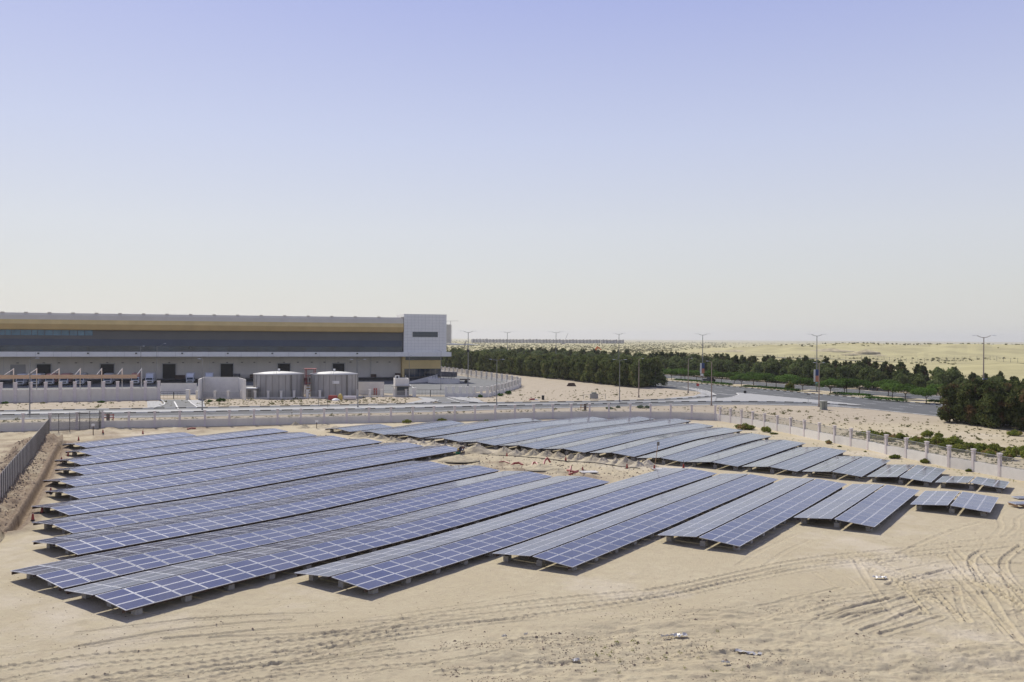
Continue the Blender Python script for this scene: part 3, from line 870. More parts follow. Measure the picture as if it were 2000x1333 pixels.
for k in range(9):
    p = np.array(pa) * (1 - k / 8) + np.array(pb) * k / 8
    b.bar((p[0], p[1] - 2, 1.5), (p[0], p[1] - 2, 2.5), .08, .08, 'black')
for z in (2.0, 2.5): b.bar((pa[0], pa[1] - 2, z), (pb[0], pb[1] - 2, z), .08, .08, 'black')
b.build('railing', o)
b = MB(); p0 = np.array(pa) * .7 + np.array(pb) * .3; p1 = pb
b.bar((p0[0], p0[1] + .5, 2.9), (p1[0], p1[1] + .5, 2.9), 2.2, 1.6, 'dock_dark'); tag(b.build('container'), 'low dark container standing on the white platform', 'container')
# flatbed trailer
c = G(897, 748.5); b = MB(); b.box((c[0], c[1], 1.2), (7, 2.4, .3), 'rust_steel'); o = b.build('trailer'); tag(o, 'empty flatbed trailer parked right of the loading platform', 'trailer')
for dx in (-2.2, -1.0, 2.2):
    b = MB()
    b.cyl((c[0] + dx, c[1] - 1.25, .5), (c[0] + dx, c[1] + 1.25, .5), .5, .5, 'tyre', 12); b.build('wheel', o)

# ------------------------------------------------------------------ trucks at the dock
def truck_meshes(kind):
    """box truck seen from the front; local -Y is the front"""
    body = {'white': 'truck_white', 'silver': 'truck_silver', 'red': 'truck_red'}[kind]
    P = {}
    b = MB(); b.box((0, 4.2, 2.15), (2.45, 5.6, 2.5), body)
    for i in range(8): b.box((0, 1.7 + .75 * i, 2.15), (2.49, .05, 2.5), 'joint')
    P['cargo_box'] = b
    b = MB(); cm = 'truck_white'
    b.add([(-1.1, -.95, .55), (1.1, -.95, .55), (1.1, 1.2, .55), (-1.1, 1.2, .55), (-1.1, -1.0, 1.45), (1.1, -1.0, 1.45), (1.02, -.55, 2.35), (-1.02, -.55, 2.35), (1.02, 1.2, 2.4), (-1.02, 1.2, 2.4), (1.1, 1.2, 1.45), (-1.1, 1.2, 1.45)],
          [(0, 1, 5, 4), (4, 5, 6, 7), (7, 6, 8, 9), (1, 2, 10, 5), (5, 10, 8, 6), (3, 0, 4, 11), (11, 4, 7, 9), (2, 3, 11, 10), (10, 11, 9, 8), (3, 2, 1, 0)], cm)
    P['cab'] = b
    b = MB(); b.add([(-.95, -1.0, 1.48), (.95, -1.0, 1.48), (.9, -.6, 2.2), (-.9, -.6, 2.2)], [(0, 1, 2, 3)], 'glass_dark')
    for v in range(len(b.v)): b.v[v] = (b.v[v][0], b.v[v][1] - .02, b.v[v][2])
    P['windscreen'] = b
    b = MB(); b.box((0, -1.0, 1.02), (1.5, .06, .32), 'black'); P['grille'] = b
    b = MB(); b.box((0, -1.08, .6), (2.2, .22, .3), 'truck_silver'); P['bumper'] = b
    for s in (-1, 1):
        b = MB(); b.box((s * .88, -1.03, .95), (.3, .06, .2), 'white'); P['headlight', s] = b
        b = MB(); b.box((s * 1.28, -.85, 1.85), (.16, .12, .45), 'black'); P['mirror', s] = b
        for k, y in enumerate((0, 5.2)):
            b = MB(); b.cyl((s * .78, y, .45), (s * 1.08, y, .45), .45, .45, 'tyre', 14); P['wheel', s, k] = b
    b = MB(); b.add([(-1.0, -.5, 2.4), (1.0, -.5, 2.4), (1.0, 1.2, 2.4), (-1.0, 1.2, 2.4), (-1.0, .9, 3.3), (1.0, .9, 3.3), (1.0, 1.2, 3.3), (-1.0, 1.2, 3.3)],
                    [(0, 1, 5, 4), (1, 2, 6, 5), (3, 0, 4, 7), (4, 5, 6, 7), (2, 3, 7, 6)], body)
    P['wind_deflector'] = b
    return P


TR = {}
for k in ('white', 'silver', 'red'):
    root = empty('truck', (0, 0, 0), 'box truck', 'truck', 'trucks backed up to the loading dock')
    cab_ = None
    for nm, b in truck_meshes(k).items():
        nm = nm if isinstance(nm, str) else nm[0]
        o = b.build(nm, cab_ if nm in ('windscreen', 'grille', 'headlight', 'mirror', 'wind_deflector') else root)
        if nm == 'cab': cab_ = o
    TR[k] = [root, False]
trucks = [(41, 'white', 'white roofed truck, first from the left under the parking shade'), (70, 'white', 'white roofed truck, second from the left under the parking shade'),
          (98, 'red', 'truck with a reddish box, third from the left under the parking shade'), (126, 'red', 'truck with a pink box, fourth from the left under the parking shade'),
          (157, 'silver', 'dark silver truck, fifth from the left under the parking shade'), (211, 'silver', 'silver box truck in front of the second open dock door'),
          (265, 'red', 'truck with a reddish top at the right end of the parking shade'), (292.5, 'white', 'white box truck parked just right of the parking shade'),
          (371.5, 'white', 'white box truck parked alone between the third open door and the walled enclosure')]
for px, k, lab in trucks:
    t, used = TR[k]
    if used: t = copy_tree(t)
    TR[k][1] = True
    t['label'] = lab
    a = along(px, 9.6); t.location = WP(a, 9.6, 0.004); t.rotation_euler[2] = FANG
p = G(409, 752); t = copy_tree(TR['white'][0]); t['label'] = 'white truck whose roof shows above the walled enclosure'; t.location = WP(along(409, 9.6), 9.6, .004); t.rotation_euler[2] = FANG

# ------------------------------------------------------------------ parking shade
SD = 225.0
sx = [12, 57, 101, 143, 186, 227.5, 267.5]
A0 = np.array([GX(-60, 222), 222.0]); A1 = np.array([GX(268, 231), 231.0])
sh = empty('parking_shade', (float(A1[0]), float(A1[1]), 0), 'long low parking shade with a pale orange fabric edge and white slanted posts', 'shade')


def spart(b, name): 
    o = b.build(name); o.parent = sh; o.matrix_parent_inverse = Matrix.Translation(-Vector(sh.location)); return o


sdv = (A1 - A0) / np.hypot(*(A1 - A0)); sno = np.array([-sdv[1], sdv[0]])
b = MB()
q0, q1, q2, q3 = A0, A1, A1 + sno * 5.5, A0 + sno * 5.5
b.quad([(*q0, 3.75), (*q1, 3.75), (*q1, 4.75), (*q0, 4.75)], 'beige_fabric')
b.quad([(*(q0 + sno * .04), 4.75), (*(q1 + sno * .04), 4.75), (*(q1 + sno * .04), 3.75), (*(q0 + sno * .04), 3.75)], 'beige_fabric')
b.quad([(*q0, 4.75), (*q1, 4.75), (*q2, 4.3), (*q3, 4.3)], 'beige_fabric')
spart(b, 'canopy_fabric')
for px in [-40] + sx:
    t = (px + 60) / 328.0; p = A0 * (1 - t) + A1 * t; b = MB()
    b.cyl((p[0] + .2, p[1] + 2.5, 0), (p[0] + .2, p[1] + 2.5, 6.4), .15, .12, 'render_white', 8)
    b.cyl((p[0] + .2, p[1] + 2.5, 6.2), (p[0] + .2 - (1.0 if px < 120 else .15), p[1] + .1, 4.75), .10, .08, 'render_white', 6)
    spart(b, 'post')

# ------------------------------------------------------------------ compound wall on the left
def wall_with_piers(name, P, hwall, hpier, pier_w, spacing, label, cat, th=.25, mats=('render_wall', 'post_paint'), rail=None, pier_pts=None, cap=False, zf=None):
    P = [np.array(p) for p in P]
    root = empty(name, (float(P[0][0]), float(P[0][1]), 0), label, cat)
    inv = Matrix.Translation(-Vector(root.location))
    zf = zf or (lambda x, y: 0.0)

    def part(b, n):
        o = b.build(n); o.parent = root; o.matrix_parent_inverse = inv
        return o
    b = MB()
    for i in range(len(P) - 1):
        z = min(zf(*P[i]), zf(*P[i + 1]))
        b.bar((*P[i], z + hwall / 2 - .15), (*P[i + 1], z + hwall / 2 - .15), th, hwall + .3, mats[0])
        if cap: b.bar((*P[i], z + hwall + .03), (*P[i + 1], z + hwall + .03), th + .08, .06, mats[0])
    part(b, 'wall')
    Q = pier_pts if pier_pts is not None else resample(P, spacing)
    for i, q in enumerate(Q):
        j = min(i, len(Q) - 2); d = np.array(Q[j + 1]) - np.array(Q[j]); an = math.atan2(d[1], d[0]); z = zf(*q)
        b = MB(); b.box((q[0], q[1], z + hpier / 2 - .1), (pier_w, pier_w, hpier + .2), mats[1], rz=an)
        b.box((q[0], q[1], z + hpier + .05), (pier_w + .14, pier_w + .14, .14), mats[1], rz=an)
        b.box((q[0], q[1], z + hpier - .22), (pier_w + .10, pier_w + .10, .10), mats[1], rz=an)
        part(b, 'pier')
        if rail and i < len(Q) - 1:
            r = Q[i + 1]; L = math.hypot(*(np.array(r) - np.array(q))); b = MB(); z2 = zf(*r)
            zt = hpier - .2; zb = hwall + .08
            for zz in (zb, zt): b.bar((*q, z + zz), (*r, z2 + zz), .05, .05, rail)
            n = int(L / .16)
            for k in range(1, n):
                t = k / n; x = q[0] + (r[0] - q[0]) * t; y = q[1] + (r[1] - q[1]) * t; zz = z + (z2 - z) * t
                b.box((x, y, zz + (zt + zb) / 2), (.024, .024, zt - zb), rail)
            part(b, 'railing')
    return root


cw = pxl([(-420, 790), (0, 786.5), (312, 781)], 160)
cwp = [G(px, 786.5 - 5.5 * px / 312) for px in (-220, -192, -164, -136, -108, -80, -53, -26, 1.5, 30, 60, 89, 118, 146, 174, 202, 229.5, 257, 283.5, 310)]
wall_with_piers('compound_wall', cw, 2.75, 4.3, .62, 3, 'tall solid grey compound wall with pale piers below the parking shade', 'wall', pier_pts=cwp, mats=('render_wall', 'post_paint'))
# low railed fence in front of tanks
pts = [G(px, y) for px, y in ((385, 779), (420, 779), (446, 779), (472, 779), (498, 779), (524, 778.5), (549, 778.5), (574.5, 778), (600, 778), (624.5, 777.5), (649, 777), (673.5, 776.5), (698, 776), (722, 775.5), (745.5, 775), (770, 774.7), (793, 774.5))]
wall_with_piers('railed_fence', pts, 0.25, 1.75, .55, 3, 'low railed fence with short white piers in front of the tanks', 'fence', rail='rail_metal', pier_pts=pts, mats=('render_wall', 'render_white'))
# fence on the right of the compound
pts = [G(px, y) for px, y in ((871, 775), (885, 775), (899, 775), (912, 775), (926, 775), (940, 775.5), (952, 775.5), (961, 773.5), (968, 771.5), (975, 769.5), (982, 767.5), (988.5, 765.5), (995, 763.5), (1001, 761.5), (1007, 759.5), (1013, 757.5), (1016, 754),
                               (1010, 751), (1000, 749), (990, 747), (980, 745.5), (970, 744), (960, 742.5), (950, 741), (940, 739.5), (930, 738), (920, 736.5), (911, 735), (902, 733.5), (893, 732), (885, 730.7), (877, 729.5), (869, 728.3), (861, 727))]
wall_with_piers('compound_fence', pts, .9, 2.5, .6, 3, 'white pier fence with grey railings curving round the right end of the compound', 'fence', rail='rail_metal', pier_pts=pts, mats=('render_white', 'render_white'), th=.3)

# gates
def gate(x0, x1, y0, y1, hh, label):
    A = np.array(G(x0, y0)); B = np.array(G(x1, y1)); d = (B - A); L = np.hypot(*d); d /= L
    root = empty('gate', (float(A[0]), float(A[1]), 0), label, 'gate', None, math.atan2(d[1], d[0]))
    for k in range(2):
        b = MB(); c = L / 2
        for z in (.15, hh * .5, hh): b.bar((k * c, 0, z), ((k + 1) * c - .05, 0, z), .07, .07, 'black')
        for i in range(2): b.bar((k * c + i * (c - .08), 0, 0), (k * c + i * (c - .08), 0, hh), .09, .09, 'black')
        for i in range(1, int(c / .8)): b.bar((k * c + i * .8, 0, .15), (k * c + i * .8, 0, hh), .03, .03, 'black')
        b.build('gate_leaf', root)
gate(313, 366, 779.5, 779.5, 1.7, 'black barred gate between the grey compound wall and the walled enclosure')
gate(812, 870, 775, 775, 1.7, 'black barred gate right of the guard house')
gate_post = None
for px, y, lab in ((367, 780, 'grey gate post at the left gate'), (809, 775.5, 'white gate post beside the guard house')):
    p = G(px, y); b = MB(); b.box((p[0], p[1], 1.05), (.8, .8, 2.1), 'render_white'); b.box((p[0], p[1], 2.18), (.95, .95, .16), 'render_white'); tag(b.build('gate_post'), lab, 'gate post')

# walled enclosure (three high walls)
e0, e1 = np.array(G(397, 780)), np.array(G(467, 780)); b = MB()
yb = e0[1] + 6; k = yb / e0[1]
w0 = np.array((GX(397, yb), yb)); w1 = np.array((GX(467, yb), yb)); f0 = np.array(G(388, 781.5)); f1 = np.array(G(479, 781.5))
for (p, q) in ((w0, w1), (f0, w0), (w1, f1)):
    b.bar((*p, 2.42), (*q, 2.42), .3, 4.85, 'render_white')
b.bar((*w0, 4.93), (*w1, 4.93), .4, .12, 'render_white')
tag(b.build('walled_enclosure'), 'tall pale walled enclosure with flared side walls beside the left tank', 'enclosure')
# grey kiosk with white roof
p = G(489, 778.5); b = MB(); b.box((p[0], p[1] + 1.2, 1.15), (2.2, 2.2, 2.3), 'tank_grey'); o = b.build('kiosk'); tag(o, 'small grey kiosk with white roof at the foot of the left tank', 'kiosk')
b = MB(); b.box((p[0], p[1] + 1.2, 2.42), (2.9, 2.8, .2), 'white', top=(.9, .9)); b.build('roof', o)
b = MB(); b.box((p[0] - .2, p[1] + .08, 1.0), (.8, .05, 1.9), 'steel'); b.build('door', o)

# ------------------------------------------------------------------ water tanks
def tank(px, dpx, ybase, lab):
    p = G(px, ybase); r = dpx / 2 / F * (p[1] + dpx / F * p[1] / 2); c = (p[0] * (p[1] + r) / p[1], p[1] + r); hh = ZT(px, 732.3, p[1] + r * .3)
    root = empty('water_tank', (c[0], c[1], 0), lab, 'tank', 'pair of round water tanks')
    b = MB(); b.lathe([(r, 0), (r, hh)], (0, 0, 0), 'tank_grey', 48); sh_ = b.build('shell', root, smooth=True)
    b = MB()
    for i in range(24):
        t = 2 * math.pi * i / 24; b.box(((r + .03) * math.cos(t), (r + .03) * math.sin(t), hh / 2), (.05, .09, hh), 'steel', rz=t)
    b.build('seams', sh_)
    b = MB(); b.lathe([(r + .15, hh), (r + .15, hh + .12), (r * .6, hh + .48), (r * .25, hh + .64), (.01, hh + .68)], (0, 0, 0), 'tank_roof', 48); rf_ = b.build('roof', root, smooth=True)
    b = MB(); b.cyl((0, 0, hh + .85), (0, 0, hh + 1.3), .25, .3, 'white', 10); b.build('vent', rf_)
    b = MB(); t0 = -math.pi / 2 + .12; q = ((r + .3) * math.cos(t0), (r + .3) * math.sin(t0))
    for s in (-.28, .28): b.bar((q[0] + s, q[1], 0), (q[0] + s, q[1], hh + .9), .05, .05, 'rail_metal')
    for k in range(int(hh / .4)): b.bar((q[0] - .28, q[1], .3 + k * .4), (q[0] + .28, q[1], .3 + k * .4), .03, .03, 'rail_metal')
    b.build('ladder', sh_)
    b = MB(); t0 = -math.pi / 2 + .75; q = ((r + .25) * math.cos(t0), (r + .25) * math.sin(t0)); b.cyl((*q, 0), (*q, hh), .16, .16, 'steel', 8); b.build('pipe', root)
    return root, r, hh


tk1, r1, h1 = tank(544.5, 95, 778.5, 'left round grey water tank with pale domed roof')
tk2, r2, h2 = tank(652.5, 90, 777.5, 'right round grey water tank with pale domed roof and a small sign plate')
b = MB(); b.box((1.6, -r2 - .02, h2 * .68), (1.7, .06, .75), 'white'); b.build('sign_plate', tk2)
p = G(597, 777.5); root = empty('pump_frame', (p[0], p[1] + 4, 0), 'narrow red steel frame with white pipes between the two tanks', 'steel frame')
b = MB()
for dx in (-1.1, 1.1):
    for dy in (0, 1.6): b.bar((dx, dy, 0), (dx, dy, 6.9), .14, .14, 'red_paint')
for z in (1.6, 3.4, 5.2, 6.9):
    for dy in (0, 1.6): b.bar((-1.2, dy, z), (1.2, dy, z), .12, .12, 'red_paint')
b.build('frame', root)
b = MB(); b.box((0, .8, 7.0), (2.9, 2.4, .12), 'red_paint'); b.build('top_plate', root)
for dx in (-.45, .5):
    b = MB(); b.cyl((dx, .6, 0), (dx, .6, 5.6), .22, .22, 'white' if dx > 0 else 'tank_grey', 10); b.build('pipe', root)
b = MB()
for k in range(8): b.box((-.3, -.1, .4 + k * .33), (1.0, .08, .25), 'pallet_wood' if k % 2 else 'white')
b.build('louvre', root)

# ------------------------------------------------------------------ guard house
p = G(773, 774.5); q = G(749, 770.5)
gh = empty('guard_house', (p[0], p[1], 0), 'small white guard house with dark window and flat grey awning beside the right gate', 'guard house', None, math.radians(12))
b = MB(); b.box((1.6, 3.0, 2.1), (3.5, 6.0, 4.2), 'render_white'); b.box((1.6, 3.0, 4.22), (3.1, 5.6, .06), 'concrete')
for sx_, sy_, ww, dd in ((1.6, .06, 3.5, .15), (1.6, 5.94, 3.5, .15), (-.08, 3, .15, 6), (3.28, 3, .15, 6)): b.box((sx_, sy_, 4.32), (ww, dd, .25), 'render_white')
b.build('wall', gh)
b = MB(); b.box((1.75, -.03, 1.85), (2.9, .06, 1.1), 'glass_dark'); b.build('window', gh)
b = MB(); b.box((1.75, -.035, .75), (2.9, .07, .9), 'concrete'); b.build('panel', gh)
b = MB(); b.box((1.7, -.1, 2.58), (5.6, 2.2, .12), 'steel'); b.build('awning', gh)
b = MB(); b.box((-.18, 4.2, 1.1), (.05, .9, 2.1), 'door_grey'); b.build('door', gh)
b = MB(); b.box((.6, 3.5, 4.75), (1.1, .9, .7), 'clad_white'); b.cyl((.6, 3.04, 4.75), (.6, 3.0, 4.75), .28, .28, 'black', 12); b.build('air_conditioner', gh)
b = MB(); b.cyl((2.6, 1.5, 4.2), (2.6, 1.5, 5.3), .05, .05, 'white', 6); b.build('aerial', gh)
# low retaining walls behind the tanks / guard house
for (x0, x1, y, hh, lab) in ((700, 750, 771, 3.2, 'pinkish low retaining wall between the right tank and the guard house'), (314, 384, 769, 2.6, 'pale low retaining wall behind the left gate')):
    A = np.array(G(x0, y)); B = np.array(G(x1, y)); b = MB(); b.bar((*A, hh / 2), (*B, hh / 2), .3, hh, 'render_white')
    b.bar((*A, hh + .04), (*B, hh + .04), .4, .08, 'render_white'); tag(b.build('retaining_wall'), lab, 'wall')
for px in (731, 735):
    p = G(px, 772); b = MB(); b.cyl((*p, 0), (*p, 1.5), .18, .18, 'red_paint', 10); b.cyl((*p, 1.5), (*p, 1.8), .26, .12, 'red_paint', 10); b.cyl((p[0] - .3, p[1], 1.1), (p[0] + .3, p[1], 1.1), .1, .1, 'red_paint', 8)
    tag(b.build('hydrant'), 'dark red hydrant by the pinkish wall, ' + ('left of the pair' if px == 731 else 'right of the pair'), 'hydrant')
# rubbish heap in front of tanks: red sheet, roll, bags
p = G(655, 781.5)
b = MB(); b.box((p[0] - .6, p[1], .55), (2.3, 1.0, 1.1), 'red_paint', rz=.1, top=(.85, .7)); tag(b.build('skip'), 'red metal skip lying on the sand in front of the right tank', 'skip')
b = MB(); b.cyl((p[0] + 2.0, p[1], .5), (p[0] + 4.9, p[1], .5), .5, .5, 'post_paint', 14); tag(b.build('pipe_roll'), 'pale pink roll lying right of the red skip', 'roll')
b = MB(); b.lathe([(.01, .5), (.5, .42), (.95, .12), (1.0, 0)], (p[0] + .4, p[1] - 1.5, 0), 'white', 12); tag(b.build('white_bag'), 'white sack lying in front of the red skip', 'sack')
b = MB(); b.lathe([(.01, 1.5), (.35, 1.35), (.6, .8), (.5, 0)], (p[0] + 1.1, p[1] + .3, 0), 'yellow_band', 12); tag(b.build('yellow_bag'), 'yellow sack between the red skip and the pink roll', 'sack')

# ------------------------------------------------------------------ boundary wall around the panels
BW = [(-420, 856.5), (-200, 849), (0, 842.5), (250, 837), (500, 831.5), (700, 827), (850, 823.5), (975, 820.5), (1075, 818), (1150, 817), (1250, 817.5), (1330, 818.5), (1397, 821)]
bp = pxl(BW, 60)
pp = [G(px, float(np.interp(px, [k[0] for k in BW], [k[1] for k in BW]))) for px in
      [-263, -208, -155, -104, -54, -4, 45, 97.5, 150, 201, 251.5, 302, 351, 400, 448, 496, 542, 587.5, 633, 677, 720.5, 763.5, 806, 847.5, 888, 927.5, 967, 1005.5, 1042.5, 1079.5, 1115.5, 1151.5, 1189, 1231, 1270.5, 1310, 1351, 1397]]
wall_with_piers('boundary_wall', bp, 1.25, 2.62, .34, 4, 'long grey boundary wall with piers and railings running behind the solar panels', 'wall', rail='rail_metal', pier_pts=pp, mats=('render_wall', 'post_paint'), th=.22)
RW = [(1397, 821), (1470, 833), (1543, 847), (1629, 866), (1695, 879), (1731, 887.5), (1770, 895), (1853, 912.5), (1901, 921), (1952, 931), (2000, 940), (2140, 967), (2320, 1001)]
rp = pxl(RW, 50)
rpp = [G(px, float(np.interp(px, [k[0] for k in RW], [k[1] for k in RW]))) for px in
       [1406.5, 1427, 1448, 1470, 1493, 1518, 1544, 1571, 1600, 1630, 1662, 1695.5, 1731, 1770, 1810, 1853.5, 1901, 1952.5, 2008, 2070, 2138, 2215, 2300]]
wall_with_piers('boundary_wall', rp, 1.15, 2.45, .31, 4, 'sunlit white boundary wall with piers and fine railings running down the right side of the panels', 'wall', rail='rail_metal', pier_pts=rpp, mats=('render_white', 'post_paint'), th=.22)

# hoarding on the left, wire fence
HP = [(95, 851), (70, 886), (50.5, 912), (25, 946), (0, 980.6), (-60, 1062)]
hp = resample([G(*p) for p in HP], 1.5)
ho = empty('hoarding', (float(hp[0][0]), float(hp[0][1]), 0), 'grey corrugated sheet hoarding beside the trench on the left', 'hoarding')
inv = Matrix.Translation(-Vector(ho.location))
b = MB()
for i in range(len(hp) - 1):
    for k in range(6):
        a = hp[i] + (hp[i + 1] - hp[i]) * k / 6; c = hp[i] + (hp[i + 1] - hp[i]) * (k + 1) / 6; off = .03 if k % 2 else -.03
        b.bar((a[0] + off, a[1], 1.25), (c[0] + off, c[1], 1.25), .012, 2.5 - .06 * (k % 2), 'hoard')
o = b.build('sheeting'); o.parent = ho; o.matrix_parent_inverse = inv
for i in range(0, len(hp), 1):
    b = MB(); b.bar((hp[i][0] + .1, hp[i][1], 0), (hp[i][0] + .1, hp[i][1], 2.55), .06, .06, 'steel'); o = b.build('post'); o.parent = ho; o.matrix_parent_inverse = inv
wf = [G(px, y) for px, y in ((95, 850), (114.5, 846.5), (136, 844), (155.6, 842), (175, 840), (194, 838.5), (201, 838))]
wo = empty('wire_fence', (wf[0][0], wf[0][1], 0), 'thin wire fence of dark poles between the hoarding and the boundary wall', 'fence')
inv = Matrix.Translation(-Vector(wo.location))
for p in wf:
    b = MB(); b.cyl((*p, 0), (*p, 3.0), .05, .05, 'steel', 6); o = b.build('post'); o.parent = wo; o.matrix_parent_inverse = inv
b = MB()
for i in range(len(wf) - 1):
    for z in (.1, 1.5, 2.95): b.bar((*wf[i], z), (*wf[i + 1], z), .025, .025, 'steel')
    n = 9
    for k in range(n * 2):
        t = k / (n * 2); u_ = (k + 2) / (n * 2)
        a = np.array(wf[i]) * (1 - t) + np.array(wf[i + 1]) * t; c = np.array(wf[i]) * (1 - u_) + np.array(wf[i + 1]) * u_
        b.bar((*a, .1), (*c, 2.95), .008, .008, 'steel'); b.bar((*a, 2.95), (*c, .1), .008, .008, 'steel')
o = b.build('wire_mesh'); o.parent = wo; o.matrix_parent_inverse = inv

# ------------------------------------------------------------------ solar panel rows
PL, PW, PT = 1.642, 0.985, 0.04          # along the row, across the slope, thickness


def panel_mesh(glass='panel_glass'):
    b = MB(); x, y, t = PL / 2, PW / 2, PT
    f_, m_ = .028, .046
    def ring(x0, y0, x1, y1, z0, z1, m):
        o = [(-x0, -y0, z0), (x0, -y0, z0), (x0, y0, z0), (-x0, y0, z0), (-x1, -y1, z1), (x1, -y1, z1), (x1, y1, z1), (-x1, y1, z1)]
        b.add(o, [(0, 1, 5, 4), (1, 2, 6, 5), (2, 3, 7, 6), (3, 0, 4, 7)], m)
    ring(x, y, x, y, -t, 0, 'frame_alu')
    ring(x, y, x - f_, y - f_, 0, 0, 'frame_alu')
    ring(x - f_, y - f_, x - f_, y - f_, 0, -.004, 'frame_alu')
    ring(x - f_, y - f_, x - m_, y - m_, -.004, -.004, 'backsheet')
    b.quad([(-x + m_, -y + m_, -.004), (x - m_, -y + m_, -.004), (x - m_, y - m_, -.004), (-x + m_, y - m_, -.004)], glass)
    b.quad([(-x, y, -t), (x, y, -t), (x, -y, -t), (-x, -y, -t)], 'panel_under')
    return b


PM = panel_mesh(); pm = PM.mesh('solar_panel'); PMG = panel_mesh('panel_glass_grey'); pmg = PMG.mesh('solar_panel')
bb_ = MB(); bb_.box((0, 0, .17), (.42, .42, .36), 'concrete', top=(.97, .97)); block_me = bb_.mesh('concrete_block')
bp_ = MB(); bp_.bar((0, 0, .33), (0, 0, .74), .08, .08, 'rail_metal'); bp_.box((0, 0, .36), (.2, .2, .02), 'steel'); post_me = bp_.mesh('post')

ROWS_S = {1: ((168.8, 872.5), (383.8, 851)), 2: ((181, 886), (563.8, 843)), 3: ((158.8, 903), (620, 850.7)), 4: ((165, 922), (680, 857.5)), 5: ((147.5, 945.8), (747.5, 864)),
          6: ((155, 970), (827.5, 872)), 7: ((135, 1004), (907.5, 878.8)), 8: ((142, 1040.5), (880, 910)), 9: ((151.5, 1082.5), (976, 918.8)), 10: ((120, 1149), (1078.8, 930.5)),
          11: ((244.5, 1192.6), (1191, 940.8)), 12: ((718.5, 1150), (1400, 924)), 13: ((1117, 1106), (1520, 935.5)), 14: ((1444, 1067), (1654, 945)), 15: ((1707, 1028.7), (1795.8, 957.5)),
          16: ((1933, 1000.3), (1950, 971.7))}
ROWS_N = {1: ((1961.5, 953.6), (1971, 941)), 2: ((1818, 941.6), (1847, 916)), 3: ((1682, 931), (1739, 899)), 4: ((1556, 920.8), (1653.8, 881)), 5: ((1440, 911), (1573.8, 867.5)),
          6: ((1336, 902.5), (1507.5, 854)), 7: ((1237.5, 892.5), (1451, 841)), 8: ((1140, 884.5), (1395, 831.8)), 9: ((1050, 877.5), (1351, 822)), 10: ((966, 870.5), (1278.8, 818.5)),
          11: ((896, 863), (1187.5, 819)), 12: ((820, 855.5), (1058.8, 823.8)), 13: ((750, 849.5), (907.5, 830.8)), 14: ((682.5, 843.8), (767.5, 835.5))}
EAVE, RISE, HALF = .54, .255, 2.99


